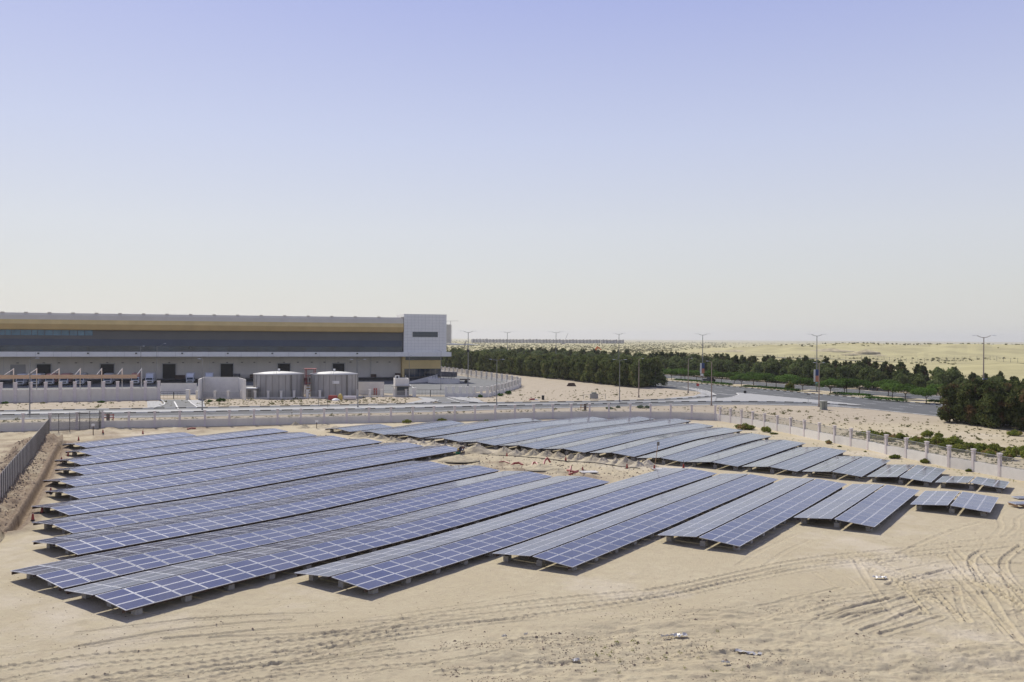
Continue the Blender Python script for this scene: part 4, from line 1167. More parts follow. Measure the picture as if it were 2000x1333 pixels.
def make_row(A, B, label, group, n=None, PM=PM, pm=pm):
    A = np.array(A); B = np.array(B); d = B - A; L = float(np.hypot(*d)); d = d / L
    v = np.array([d[1], -d[0]])                  # towards the right-hand eave
    n = n or max(3, int(round(L / 1.672))); pit = L / n
    C0 = A - v * (HALF + .06)                      # ridge line start
    ang = math.atan2(d[1], d[0])
    root = empty('solar_panel_row', (float(C0[0]), float(C0[1]), float(und(*C0))), label, 'solar panels', group, ang)
    iz = root.location.z

    def zg(u, w): p = C0 + d * u + v * w; return float(und(*p)) - iz
    tl = math.atan2(RISE, HALF)
    P = []
    for i in range(n):
        u0 = (i + .5) * pit
        zc = (zg(u0 - .8, 0) + zg(u0 + .8, 0)) / 2; sl = (zg(u0 + .8, 0) - zg(u0 - .8, 0)) / 1.6
        jit = random.uniform(-.006, .006)
        for side in (1, -1):
            jt = random.uniform(-.005, .005)
            for k in range(3):
                s = .05 + PW / 2 + k * 1.0          # distance down the slope
                w = side * (.06 + s * math.cos(tl)); z = zc + EAVE + RISE - s * math.sin(tl) + jit * .5
                X = Vector((1, 0, sl + jit)).normalized(); ta = tl * side + jt
                Y = Vector((0, math.cos(ta), math.sin(ta)))     # local +Y of the row points left, away from v
                Y = (Y - X * Y.dot(X)).normalized(); Z = X.cross(Y)
                if Z.z < 0: Y = -Y; Z = -Z
                M = Matrix((X, Y, Z)).transposed().to_4x4(); M.translation = Vector((u0, -w, z))
                P.append((u0, side, k, M))
    cut = 100
    if len(P) > cut: one, rest = P[:96], P[96:]
    else: one, rest = P, []
    for (u0, side, k, M) in one:
        o = bpy.data.objects.new('solar_panel', pm); col.objects.link(o); o.parent = root; o.matrix_basis = M
    if rest:
        vb = np.array(PM.v); V_, F_, M_ = [], [], []
        for j, (u0, side, k, M) in enumerate(rest):
            m3 = np.array(M.to_3x3()); V_.append(vb @ m3.T + np.array(M.translation)); o_ = j * len(vb)
            F_ += [tuple(i + o_ for i in f) for f in PM.f]; M_ += PM.m
        me = bpy.data.meshes.new('far_solar_panels'); me.from_pydata(np.vstack(V_).tolist(), [], F_)
        for m in PM.slots: me.materials.append(MATS[m])
        me.polygons.foreach_set('material_index', M_); me.update()
        o = link('far_solar_panels', me, root); o['kind'] = 'stuff'
    # steelwork: ridge beam, rafters, eave beams made deep and dark to carry eave shadow
    def uz(u, w): return zg(u, -w)
    for nm, w, zz, hh in (('eave_beam', 2.80, EAVE - .12, .15), ('eave_beam', -2.80, EAVE - .12, .15), ('ridge_beam', -.22, EAVE + RISE - .12, .09)):
        b = MB(); m = max(2, int(L / 4))
        for i in range(m):
            a0, a1 = L * i / m, L * (i + 1) / m
            b.bar((a0, -w, zg(a0, 0) + zz), (a1, -w, zg(a1, 0) + zz), .07, hh, 'rust_steel')
        b.build(nm, root)
    nb = max(2, int(round((L - .5) / 2.98)) + 1)
    for i in range(nb):
        u0 = 1.0 + (L - 1.6) * i / (nb - 1); z0 = zg(u0, 0)
        for w in (2.5, 0.1, -2.5):
            if w < 2 and 4 <= i < nb - 2: continue
            z1 = zg(u0, w)
            o = link('concrete_block', block_me, root, (u0 + random.uniform(-.05, .05), -w, z1), random.uniform(-.06, .06))
            if w == .1: link('post', post_me, root, (u0, -w + .1, z1))
        if i < 5 or i >= nb - 2 or i % 2 == 0:
            b = MB()
            for s_ in (1, -1): b.bar((u0, -s_ * .1, z0 + EAVE + RISE - .12), (u0, -s_ * 2.85, z0 + EAVE - .09), .06, .08, 'rust_steel')
            b.build('rafter', root)
    return root


SL = {1: 'backmost and short, at the far left corner of the near block', 16: 'very short, the last one at the right end of the near block'}
for k, (a, b_) in ROWS_S.items():
    A = G(*a, EAVE); B = G(*b_, EAVE)
    lab = ('blue panel row, ' + SL[k]) if k in SL else 'long blue panel row, %s from the back left corner of the near block' % ORD[k - 1]
    if k in (13, 14, 15): lab = 'blue panel row, %s' % {13: 'fourth from the right end of the near block', 14: 'third from the right end of the near block', 15: 'second from the right end of the near block'}[k]
    make_row(A, B, lab, 'gabled solar panel rows', 5 if k == 16 else None)
for k, (a, b_) in ROWS_N.items():
    A = G(*a, EAVE); B = G(*b_, EAVE)
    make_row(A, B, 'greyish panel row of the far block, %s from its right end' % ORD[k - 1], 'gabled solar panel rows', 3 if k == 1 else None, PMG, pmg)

# ------------------------------------------------------------------ street lamps
def lamp(x, y, hh, label, arms=(1, 1), arm=1.1, yaw=0.0, group='street lamps of the service road', pole='lamp_pole', r=.11, head=.75, rise=.25, name='street_lamp'):
    root = empty(name, (x, y, 0), label, 'street lamp', group, yaw)
    b = MB(); b.cyl((0, 0, 0), (0, 0, .5), r * 1.6, r * 1.5, pole, 10); b.cyl((0, 0, .5), (0, 0, hh - .25), r, r * .55, pole, 10); b.box((0, 0, .05), (.5, .5, .1), 'concrete')
    b.build('pole', root)
    for s, on in zip((-1, 1), arms):
        if not on: continue
        b = MB(); b.tube([(0, 0, hh - .35), (s * arm * .5, 0, hh - .2), (s * arm, 0, hh - .35 + rise)], r * .4, pole, 6); ar_ = b.build('arm', root)
        b = MB(); b.box((s * (arm + head / 2), 0, hh - .33 + rise), (head * .75, .28, .10), 'lamp_head', top=(.8, .7)); b.build('lamp_head', ar_)
    return root


med = [(58, 808.5, 699, (0, 1), 1.0), (395, 802.3, 700.5, (1, 0), .3), (699, 797, 701.5, (1, 1), 1.0), (970, 792.5, 701.5, (1, 1), 1.0), (1210, 785.5, 702, (1, 1), 1.0)]
for i, (px, y, ty, ar, am) in enumerate(med):
    x, d = G(px, y)
    lamp(x, d, ZT(px, ty, d), 'street lamp on the pale median of the service road, %s from the left' % ORD[i], ar, am, yaw=random.uniform(-.1, .1), head=.8)
for i, (px, y, ty, ar) in enumerate([(1247.5, 776.5, 700, (0, 1)), (1344, 768, 699.5, (0, 1)), (1389.5, 792.5, 705, (1, 0)), (1599.5, 795, 708, (1, 1))]):
    x, d = G(px, y)
    lamp(x, d, ZT(px, ty, d), ['single-arm lamp on the sandy ground just right of the dark tree belt', 'single-arm lamp on the sand by the junction, left of the banner lamp', 'brownish lamp on the near kerb in front of the junction',
                               'brownish double-arm lamp beside the grey cabinet'][i], ar, .7, head=.6, pole='lamp_pole_brown', r=.14)
for i, (px, y, ty, ar, lab) in enumerate([(274.5, 757, 675, (0, 1), 'thin lamp inside the compound at the end of the parking shade'), (306, 757, 675, (0, 1), 'thin lamp with a long rising arm behind the grey compound wall'),
                                          (799, 757, 694, (0, 1), 'thin lamp in front of the tower behind the guard house'), (861, 762, 684, (1, 0), 'thin lamp in front of the tower behind the right gate')]):
    x, d = G(px, y)
    lamp(x, d, ZT(px, ty, d), lab, ar, (.5, 2.0, .9, 1.1)[i], head=.7, r=.09, rise=(.1, .9, .4, .3)[i], group='lamps of the compound')
# tall lamps of the main road
big = [(914, None, 648, 'tall double-arm lamp with a dark box, standing in the compound right of the tower'), (991, 168, 649, 'tall double-arm lamp behind the dark tree belt, left of the far crane'),
       (1086, 170, 649, 'tall double-arm lamp with a dark blue board, beside the far crane'), (1209, 171, 652, 'tall double-arm lamp with a blue board above the right end of the dark tree belt'),
       (1372.5, 172, 653.3, 'tall double-arm lamp with a dark blue and orange banner by the junction'), (1595.6, 173.4, 654.6, 'tall double-arm lamp with a dark and orange banner and a round teal sign'),
       (1921.5, 172, 657, 'tall double-arm lamp with a blue board above the big dark trees at the right')]
for px, n_, ty, lab in big:
    if n_ is None: x, d = G(px, 754.5)
    else:
        t = (px - PX0) / F; d = n_ / (RN[0] * t + RN[1]); x = t * d
    hh = ZT(px, ty, d)
    o = lamp(x, d, hh, lab, (1, 1), 1.5 if d < 400 else 2.1, yaw=-.1, group='tall lamps of the main road', r=.17 if d < 400 else .2, head=1.3 if d < 400 else 1.9, rise=.5, pole='lamp_pole_brown' if px > 1900 else 'lamp_pole')
    def board(name, x0, x1, y0, y1, m, dy=-.25):
        b = MB(); w = (x1 - x0) * d / F; h = (y1 - y0) * d / F; cx = ((x0 + x1) / 2 - px) * d / F; cz = ZT(px, (y0 + y1) / 2, d)
        b.box((cx, dy, cz), (w, .12, h), m); b.build(name, o)
    if px == 914: board('control_box', 911.5, 917, 683, 688, 'black')
    if px == 1086: board('sign_board', 1082.5, 1089, 692.5, 701, 'blue_panel')
    if px == 1209: board('sign_board', 1205.5, 1212, 700.5, 710, 'blue_panel')
    if px == 1372.5:
        board('banner', 1367.5, 1370.6, 709.5, 730, 'lamp_head'); board('banner', 1370.6, 1376, 709.5, 720, 'blue_panel'); board('banner', 1370.6, 1376, 720.3, 729.5, 'poster_orange', -.3)
        board('round_sign', 1368.5, 1374, 730.5, 734.5, 'white')
    if px == 1595.6:
        board('banner', 1589.5, 1592.6, 722, 746, 'lamp_head'); board('banner', 1592.8, 1600, 722, 734, 'blue_panel'); board('banner', 1592.8, 1600, 734.3, 746, 'poster_orange', -.3)
        b = MB(); cz = ZT(1595, 749, d); b.cyl((0, -.2, cz), (0, -.32, cz), .42, .42, 'teal', 16); b.cyl((0, -.33, cz), (0, -.36, cz), .22, .22, 'white', 12); b.build('round_sign', o)
    if px == 1921.5:
        board('sign_board', 1919.5, 1927.5, 739.5, 748, 'blue_panel'); board('sign_frame', 1918.3, 1919.4, 739, 750, 'white', -.3)

# road signs, cabinet, small poles
def sign(px, yb, yt, kind, label):
    x, d = G(px, yb); z = ZT(px, yt, d)
    root = empty('road_sign', (x, d, 0), label, 'road sign')
    b = MB(); b.cyl((0, 0, 0), (0, 0, z), .045, .045, 'rail_metal', 6); b.build('pole', root)
    b = MB()
    if kind == 'round': b.cyl((0, -.05, z - .35), (0, -.08, z - .35), .42, .42, 'sign_red', 16)
    elif kind == 'back': b.cyl((0, -.05, z - .35), (0, -.08, z - .35), .42, .42, 'black', 8)
    else: b.box((0, -.05, z - .15), (.7, .05, .25), 'steel')
    b.build('sign_plate', root)
sign(1362.7, 768.5, 749.5, 'round', 'red round sign on a thin pole at the sandy corner of the junction')
sign(1455, 769.5, 763.5, 'back', 'low dark sign seen from behind at the tip of the paved island')
sign(1578.5, 791, 769.5, 'plate', 'thin pole with a small flat plate between the junction and the grey cabinet')
for px, yb, yt, lab in ((124.5, 783, 771, 'short dark post standing at the foot of the grey compound wall'), (622, 793, 779, 'left one of two thin poles in the sand in front of the tanks'), (640, 797, 780, 'right one of two thin poles in front of the tanks'),
                        (570, 816, 805, 'short thin pole in the sand beyond the boundary wall')):
    x, d = G(px, yb); z = ZT(px, yt, d); b = MB(); b.cyl((x, d, 0), (x, d, z), .05, .05, 'steel', 6); b.cyl((x, d, z - .15), (x, d, z), .14, .14, 'steel', 8); tag(b.build('marker_post'), lab, 'post')
x, d = G(1608.5, 800.5); b = MB(); z = 1.75
b.box((x, d, .87), (1.35, .7, 1.74), 'cab_green', rz=.25); b.box((x, d, 1.79), (1.45, .8, .08), 'cab_green', rz=.25); b.box((x, d, .05), (1.6, .9, .1), 'concrete', rz=.25)
o = b.build('electric_cabinet'); tag(o, 'grey-green electric cabinet on the sand by the brownish double-arm lamp', 'cabinet')
b = MB(); b.box((x + .08, d - .37, .95), (.03, .02, 1.5), 'black', rz=.25); b.build('door_gap', o)
x, d = G(1160, 779.5); b = MB(); b.box((x, d, .7), (2.0, 1.0, 1.2), 'concrete'); b.box((x, d, 1.4), (1.2, .8, .5), 'cab_green')
for dx in (-2.6, 2.8): b.cyl((x + dx, d - .5, 0), (x + dx, d - .5, 1.1), .06, .06, 'concrete', 6)
b.bar((x - 2.6, d - .5, 1.05), (x + 2.8, d - .5, 1.05), .06, .06, 'concrete'); tag(b.build('utility_box'), 'small concrete utility box with a low rail on the sand beyond the road', 'utility box')
x, d = G(1060.5, 781); b = MB(); b.cyl((x, d, 0), (x, d, 1.0), .32, .34, 'black', 14); b.cyl((x, d, 1.0), (x, d, 1.06), .37, .37, 'steel', 14); tag(b.build('waste_drum'), 'black drum standing alone on the sand beyond the road', 'drum')
x, d = G(1040, 781.5); b = MB(); b.box((x, d, .2), (1.6, .7, .35), 'red_paint', rz=.2, top=(.6, .6)); b.box((x + .9, d - .3, .12), (.9, .6, .2), 'white', rz=-.3, top=(.5, .5)); tag(b.build('debris'), 'low heap of red and white debris left of the black drum', 'debris')
x, d = G(1116, 754.5); b = MB(); b.box((x, d, .5), (3, 1.4, 1.0), 'rust_steel', top=(.6, .8)); tag(b.build('junk_pile'), 'small dark junk heap in front of the tree belt', 'junk heap')
for px in (211, 1143):
    x, d = G(px, 823 if px == 211 else 802)
    b = MB()
    for dx in (-.9, .9): b.bar((x + dx, d, 0), (x + dx, d, 1.3), .12, .12, 'red_paint' if px == 211 else 'pallet_wood')
    for z in (.6, 1.1): b.bar((x - 1.1, d, z), (x + 1.1, d, z), .1, .16, 'red_paint' if px == 211 else 'pallet_wood')
    b.box((x, d, .7), (.5, .3, 1.3), 'rust_steel'); tag(b.build('barrier'), 'small red barrier beyond the wall near the wire fence' if px == 211 else 'small brown wooden barrier beyond the middle of the boundary wall', 'barrier')

# dark pickup on the far carriageway
x, d = G(1386.5, 747)
car = empty('pickup', (x, d + 1, 0.01), 'dark blue pickup driving on the main road behind the umbrella trees', 'pickup', None, math.atan2(RD[1], RD[0]) + math.pi)
b = MB(); b.box((0, 0, .75), (5.0, 1.85, .7), 'car_paint', top=(.98, .95)); b.box((.6, 0, 1.4), (2.2, 1.7, .65), 'car_paint', top=(.7, .85)); b.build('body', car)
b = MB()
for s in (-1, 1): b.box((.6, s * .80, 1.42), (1.7, .06, .42), 'glass_dark', top=(.75, 1))
b.build('window', car)
for dx in (-1.6, 1.6):
    for s in (-1, 1): b = MB(); b.cyl((dx, s * .75, .38), (dx, s * .98, .38), .38, .38, 'tyre', 14); b.build('wheel', car)

# ------------------------------------------------------------------ vegetation
def leaf_mesh(name, centers, normals, size, m, trunk=None, seed=0, asp=1.0):
    g = np.random.default_rng(seed); n = len(centers)
    nn = normals + g.normal(0, .55, (n, 3)); nn /= np.linalg.norm(nn, axis=1)[:, None]
    a = np.cross(nn, g.normal(0, 1, (n, 3))); a /= np.linalg.norm(a, axis=1)[:, None]
    c = np.cross(nn, a); s = size * g.uniform(.6, 1.35, (n, 1))
    q = np.stack([centers - a * s - c * s * .5 * asp, centers + a * s * .7 - c * s * .6 * asp, centers + a * s + c * s * .5 * asp, centers - a * s * .5 + c * s * .75 * asp], 1).reshape(-1, 3)
    me = bpy.data.meshes.new(name)
    me.vertices.add(n * 4); me.vertices.foreach_set('co', q.astype(np.float32).ravel())
    me.loops.add(n * 4); me.loops.foreach_set('vertex_index', np.arange(n * 4, dtype=np.int32))
    me.polygons.add(n); me.polygons.foreach_set('loop_start', (np.arange(n) * 4).astype(np.int32)); me.polygons.foreach_set('loop_total', np.full(n, 4, np.int32))
    me.materials.append(MATS[m]); me.update(calc_edges=True)
    return me


def blob_points(lobes, n, seed, shell=.55):
    g = np.random.default_rng(seed); w = np.array([l[3] * l[4] * l[5] for l in lobes]) ** .7; w /= w.sum()
    k = g.choice(len(lobes), n, p=w); L = np.array(lobes)[k]
    d = g.normal(0, 1, (n, 3)); d /= np.linalg.norm(d, axis=1)[:, None]
    r = (shell + (1 - shell) * g.random(n) ** .6)[:, None] * (1 + .19 * g.normal(0, 1, (n, 1)))
    c = L[:, :3] + d * L[:, 3:6] * r
    ok = c[:, 2] > .05
    return c[ok], d[ok]


def crown_lobes(kind, h, r, seed):
    g = random.Random(seed); out = []
    if kind == 'column':            # upright dense conical tree
        for i in range(26):
            t = (i + .5) / 26; z = h * (.10 + .88 * t); rr = r * (1.0 - .68 * t ** 2.2) * g.uniform(.7, 1.15); a = g.uniform(0, 6.28); o = rr * g.uniform(.15, .6)
            out.append((o * math.cos(a), o * math.sin(a), z, rr * .62, rr * .62, h * .10))
    elif kind == 'bush':            # broad dense tree, foliage to the ground
        for i in range(24):
            a = g.uniform(0, 6.28); t = g.random(); z = h * (.12 + .78 * t); rr = r * math.sqrt(max(.1, 1 - (t - .25) ** 2 * 1.5)); o = rr * g.uniform(.2, .75)
            out.append((o * math.cos(a), o * math.sin(a), z, r * g.uniform(.24, .42), r * g.uniform(.24, .42), h * g.uniform(.10, .18)))
        for i in range(7):
            a = g.uniform(0, 6.28); o = r * g.uniform(.1, .65); out.append((o * math.cos(a), o * math.sin(a), h * g.uniform(.78, .95), r * .14, r * .14, h * g.uniform(.08, .13)))
    elif kind == 'round':
        for i in range(20):
            a = g.uniform(0, 6.28); t = g.random(); z = h * (.30 + .60 * t); rr = r * math.sin(math.pi * (.15 + .75 * t)); o = rr * g.uniform(.2, .8)
            out.append((o * math.cos(a), o * math.sin(a), z, r * g.uniform(.26, .42), r * g.uniform(.26, .42), h * g.uniform(.09, .16)))
        for i in range(5):
            a = g.uniform(0, 6.28); o = r * g.uniform(.1, .8); out.append((o * math.cos(a), o * math.sin(a), h * g.uniform(.6, .95), r * .2, r * .2, h * .07))
    else:                           # umbrella
        for i in range(18):
            a = g.uniform(0, 6.28); o = r * math.sqrt(g.random()) * .78; z = h * (.74 - .28 * (o / r) ** 2 + g.uniform(-.05, .06))
            out.append((o * math.cos(a), o * math.sin(a), z, r * .34, r * .34, h * g.uniform(.11, .17)))
    return out


def trunk_mesh(kind, h, r, seed):
    g = random.Random(seed); b = MB()
    if kind == 'umbrella':
        b.cyl((0, 0, 0), (.1, 0, h * .33), .13, .10, 'trunk', 7)
        for i in range(6):
            a = i * 1.05 + g.uniform(-.3, .3); q = (r * .5 * math.cos(a), r * .5 * math.sin(a), h * .62)
            b.cyl((.1, 0, h * .30), q, .07, .03, 'trunk', 5); b.cyl(q, (q[0] * 1.5, q[1] * 1.5, h * .7), .03, .015, 'trunk', 4)
    else:
        b.cyl((0, 0, 0), (.1, .05, h * .45), .20, .14, 'trunk', 7); b.cyl((.1, .05, h * .45), (0, 0, h * .88), .14, .04, 'trunk', 6)
        for i in range(7):
            a = g.uniform(0, 6.28); z = h * g.uniform(.2, .6); b.cyl((.05, 0, z), (r * .55 * math.cos(a), r * .55 * math.sin(a), z + h * .18), .06, .02, 'trunk', 4)
    return b.mesh(kind + '_trunk')


VT = {}


def tree_kind(key, kind, h, r, n, size, m, seed, shell=.55):
    c, d = blob_points(crown_lobes(kind, h, r, seed), n, seed, shell)
    VT[key] = (leaf_mesh(key + '_crown', c, d, size, m, seed=seed), trunk_mesh(kind, h, r, seed))


for i in range(4): tree_kind('belt%d' % i, 'bush', 8.4 + .5 * (i % 2), 3.5, 5200, .24, 'leaf_dark', 20 + i)
for i in range(3): tree_kind('near%d' % i, 'bush', 9.0, 3.8, 9000, .21, 'leaf_brown', 30 + i)
for i in range(3): tree_kind('dark%d' % i, 'column', 8.8, 2.9, 3600, .26, 'leaf_brown', 40 + i)
for i in range(3): tree_kind('mid%d' % i, 'round', 8.2, 3.9, 4000, .28, 'leaf_mid', 50 + i)
for i in range(3): tree_kind('umb%d' % i, 'umbrella', 5.0, 3.8, 6000, .16, 'leaf_umbrella', 60 + i, .35)


def tree(key, name, x, y, label, group, s=1.0, z=0.0, cat='tree', sz=1.0):
    cm, tm = VT[key]
    root = empty(name, (x, y, z), label, cat, group, random.uniform(0, 6.28)); root.scale = (s, s, s * sz)
    link('crown', cm, root); link('trunk', tm, root)
    return root


# tree belt on this side of the main road, behind the sandy plot
s_end, s_far = 237.0, 500.0
k = 0
for row, n_ in enumerate((135.6, 140.0, 144.4)):
    s = s_end + (0, 2.2, 1.0)[row]
    i = 0
    while s < s_far:
        x, y = road_pt(s + random.uniform(-.7, .7), n_ + random.uniform(-.6, .6))
        lab = 'dense dark tree behind the sandy plot, %s from the right in the %s line' % (ORD[i], ('front', 'middle', 'rear')[row])
        tree('belt%d' % random.randrange(4), 'dense_tree', x, y, lab, 'dark tree belt behind the sandy plot, line %d' % (row + 1), random.uniform(.78, .98) * (1, 1.05, 1.1)[row])
        s += random.uniform(4.6, 5.8); i += 1
# big dark trees at the right edge
i = 0
for row, n_ in enumerate((133.8, 138.0, 141.0)):
    s = 119.5 + (0, 1.2, 1.5)[row]; nr_ = 0
    while s > 62:
        x, y = road_pt(s, n_ + random.uniform(-.7, .7))
        lab = 'big dark brownish tree at the right edge, %s from the left in the %s line' % (ORD[nr_], ('front', 'middle', 'rear')[row])
        tree('near%d' % random.randrange(3), 'dense_tree', x, y, lab, 'big dark trees at the right edge', random.uniform(.74, .88))
        s -= random.uniform(4.0, 5.2); nr_ += 1
# plantation beyond the main road
for row, (n_, keys, sp, sc) in enumerate(((196.5, ('mid',), 6.3, (.62, .88)), (201.5, ('mid', 'mid', 'dark'), 6.0, (.80, 1.0)), (207.5, ('dark', 'mid'), 5.8, (.85, 1.05)), (214, ('dark',), 5.2, (.80, 1.08)), (220, ('dark', 'dark', 'mid'), 7.0, (.7, 1.0)))):
    s = 62 + row * 2; cnt = 0
    while s < 560:
        if row >= 3 and random.random() < .12: s += sp; continue
        kx = random.choice(keys); x, y = road_pt(s + random.uniform(-1, 1), n_ + random.uniform(-1.2, 1.2))
        k_ = kx + str(random.randrange(3))
        lab = ('mid green round' if kx == 'mid' else 'dark pointed') + ' tree beyond the main road, %s from the right in the %s line' % (ORD[cnt], ('nearest', 'second', 'third', 'fourth', 'last')[row])
        cnt += 1
        tree(k_, 'round_tree' if kx == 'mid' else 'pointed_tree', x, y, lab, ('round' if kx == 'mid' else 'pointed') + ' plantation trees, line %d' % (row + 1), random.uniform(*sc) * float(np.interp(s, [120, 175, 215], [.66, .72, 1.0])))
        s += sp * random.uniform(.85, 1.2)
# umbrella trees on the median
um = [(1262, 735), (1280, 737.5), (1292, 738.5), (1312, 742), (1330, 741), (1338, 743.5), (1360, 744), (1392, 747), (1409, 748.5), (1434, 750), (1448, 755), (1472, 753.5), (1497, 756.5), (1516, 757.5), (1541, 760), (1568, 764), (1622, 770.5), (1649, 769), (1654, 769.5),
      (1679, 770.5), (1743, 777.5), (1735, 773.5), (1768, 781), (1809, 788.5), (1836, 782)]
um.sort()
for i, (px, y) in enumerate(um):
    x, d = G(px, y); tree('umb%d' % (i % 3), 'umbrella_tree', x, d, 'low spreading umbrella tree on the median, %s from the left' % ORD[i], 'umbrella trees on the median', random.uniform(.82, 1.0))


def low_hedge(px0, y0, px1, y1, wd, hh, label, seed):
    A = np.array(G(px0, y0)); B = np.array(G(px1, y1)); L = np.hypot(*(B - A)); n = int(L * 120); g = np.random.default_rng(seed)
    t = g.random(n); w = g.normal(0, .33, n).clip(-1, 1); z = hh * np.sqrt(np.clip(1 - w ** 2, .05, 1)) * g.uniform(.35, 1.0, n) * np.clip(np.minimum(t, 1 - t) * 14 + .4, 0, 1)
    d = (B - A) / L; no = np.array([-d[1], d[0]])
    c = np.stack([t * L, w * wd, z + .1], 1)
    nm = np.stack([0 * t, w, 1.2 - abs(w)], 1)
    me = leaf_mesh('hedge', c, nm, .14, 'leaf_hedge', seed=seed)
    o = link('hedge', me, None, (A[0], A[1], .05), math.atan2(d[1], d[0])); tag(o, label, 'hedge', 'low green hedges on the median')


for i, h_ in enumerate([(1200, 731, 1235, 735), (1250, 738.5, 1272, 741), (1283, 740, 1296, 741.5), (1318, 744.5, 1371, 748.5), (1374, 749.5, 1428, 754.5), (1453, 757.5, 1512, 762), (1502, 761, 1560, 766.5), (1625, 771.5, 1700, 776.5), (1690, 780, 1768, 786.5), (1812, 787.5, 1845, 790)]):
    low_hedge(*h_, 1.7, .75, 'low bright green hedge on the median, %s from the left' % ORD[i], 100 + i)


def bush_mesh(seed, m='leaf_bush', n=1500, size=.09):
    g = random.Random(seed); lobes = []
    for i in range(11):
        a = g.uniform(0, 6.28); o = math.sqrt(g.random()) * .72
        lobes.append((o * math.cos(a), o * math.sin(a), .25 + .25 * (1 - o), .34, .34, .34 * (1.1 - o * .6)))
    c, d = blob_points(lobes, n, seed, .3)
    return leaf_mesh('bush', c, d, size, m, seed=seed)


BM = [bush_mesh(200 + i) for i in range(4)]
BH = [bush_mesh(210 + i, 'leaf_hedge', 1100, .10) for i in range(2)]


def bush(px, y, wpx, hpx, label, group, me=None):
    x, d = G(px, y); s = wpx / 2 / F * d; y0 = d + s * .6
    o = link('bush', me or random.choice(BM), None, (x, y0, gz(x, y0) - .03), random.uniform(0, 6.28)); o.scale = (s, s * .8, hpx / F * d / .8)
    tag(o, label, 'bush', group)


nb = 0
inner = [(795, 831, 20, 8, 'round green bush behind the second far panel row'), (862, 825, 24, 7, 'bright green bush by the boundary wall near the panel corner'), (950, 828, 17, 8, 'dark green bush by the middle of the boundary wall'), (994, 824.5, 17, 6, 'low green bush right of the dark one by the boundary wall'),
         (1456, 840, 42, 12, 'largest spreading bush inside the sunlit wall'), (1498, 845, 26, 12, 'rounded bush just right of the largest one inside the sunlit wall'), (1512, 849, 20, 4, 'flat low bush beside the rounded one inside the sunlit wall'), (1620, 868, 17, 8, 'small brownish bush at the foot of the sunlit wall, seventh panel end'),
         (1641, 874, 10, 3, 'tiny flat bush right of the small brownish one'), (1691, 884, 7, 3, 'tiny dark bush alone in the sand inside the sunlit wall'), (1753, 897, 29, 8, 'green bush behind the third-last far row'), (1811, 905, 22, 9, 'reddish green bush inside the wall near the right'), (1895, 921.5, 16, 6, 'small green bush inside the wall at the far right')]
for b_ in inner: bush(*b_, 'bushes along the boundary wall')
outer = [(1690, 851, 26, 7), (1708, 854, 34, 11), (1732, 857, 30, 11), (1760, 860, 28, 12), (1817, 854, 28, 10), (1836, 855, 18, 8), (1868, 857.5, 11, 6), (1800, 868, 40, 12), (1835, 872, 38, 14), (1868, 875, 44, 16), (1898, 877, 30, 10), (1924, 882, 36, 13), (1950, 885, 34, 14), (1985, 892, 36, 16),
         (1990, 852, 30, 9), (2020, 900, 40, 16), (2040, 875, 40, 14), (1962, 881, 20, 6), (1780, 866, 24, 7), (1722, 860, 26, 7), (1745, 863, 30, 8), (1815, 874, 30, 9), (1850, 880, 34, 11), (1880, 884, 36, 12), (1912, 888, 30, 10), (1938, 893, 34, 11), (1975, 901, 40, 13), (1700, 857, 22, 6), (2008, 884, 30, 10)]
for i, b_ in enumerate(sorted(outer)): bush(b_[0], b_[1], b_[2] * 1.15, b_[3] * 1.25, 'yellow-green desert bush outside the sunlit wall, %s from the left' % ORD[i], 'yellow-green bushes outside the wall')
for i, (px, y, w_, h_) in enumerate([(407, 785.5, 15, 5), (430, 785, 19, 8), (938, 776.5, 12, 6), (976, 774, 18, 6), (994, 770.5, 20, 8), (196, 787, 20, 4), (8, 789, 20, 5), (1190, 799.5, 16, 5), (1207, 797, 12, 5), (1253, 797.5, 20, 6), (1265, 798, 14, 6), (870, 718, 22, 6)]):
    bush(px, y, w_, h_, 'small green bush beyond the boundary wall, %s in order from the gates to the junction' % ORD[i], 'small bushes beyond the wall', random.choice(BH))
x, d = G(1543, 763.5); o = link('bush', BM[0], None, (x, d, 0)); o.scale = (1.6, 1.6, 3.0); tag(o, 'rounded shrub standing on the median hedge between umbrella trees', 'bush')


def scatter(name, pts, sizes, m, nleaf, hfac, kind='stuff', seed=1, leaf=.35):
    g = np.random.default_rng(seed); n = len(pts); P = np.repeat(pts, nleaf, 0); S = np.repeat(sizes, nleaf)
    d = g.normal(0, 1, (n * nleaf, 3)); d /= np.linalg.norm(d, axis=1)[:, None]; d[:, 2] = abs(d[:, 2])
    r = g.uniform(.3, 1, (n * nleaf, 1))
    c = P + d * r * np.stack([S, S, S * hfac], 1)
    me = bpy.data.meshes.new(name)
    nn = d + g.normal(0, .5, d.shape); nn /= np.linalg.norm(nn, axis=1)[:, None]
    a = np.cross(nn, g.normal(0, 1, nn.shape)); a /= np.linalg.norm(a, axis=1)[:, None]; b = np.cross(nn, a); s = (S * leaf)[:, None] * g.uniform(.6, 1.3, (len(S), 1))
    q = np.stack([c - a * s - b * s * .5, c + a * s * .8 - b * s * .5, c + b * s * .9], 1).reshape(-1, 3)
    N_ = len(c); me.vertices.add(N_ * 3); me.vertices.foreach_set('co', q.astype(np.float32).ravel())
    me.loops.add(N_ * 3); me.loops.foreach_set('vertex_index', np.arange(N_ * 3, dtype=np.int32))
    me.polygons.add(N_); me.polygons.foreach_set('loop_start', (np.arange(N_) * 3).astype(np.int32)); me.polygons.foreach_set('loop_total', np.full(N_, 3, np.int32))
    me.materials.append(MATS[m]); me.update(calc_edges=True)
    return tag(link(name, me), kind=kind)


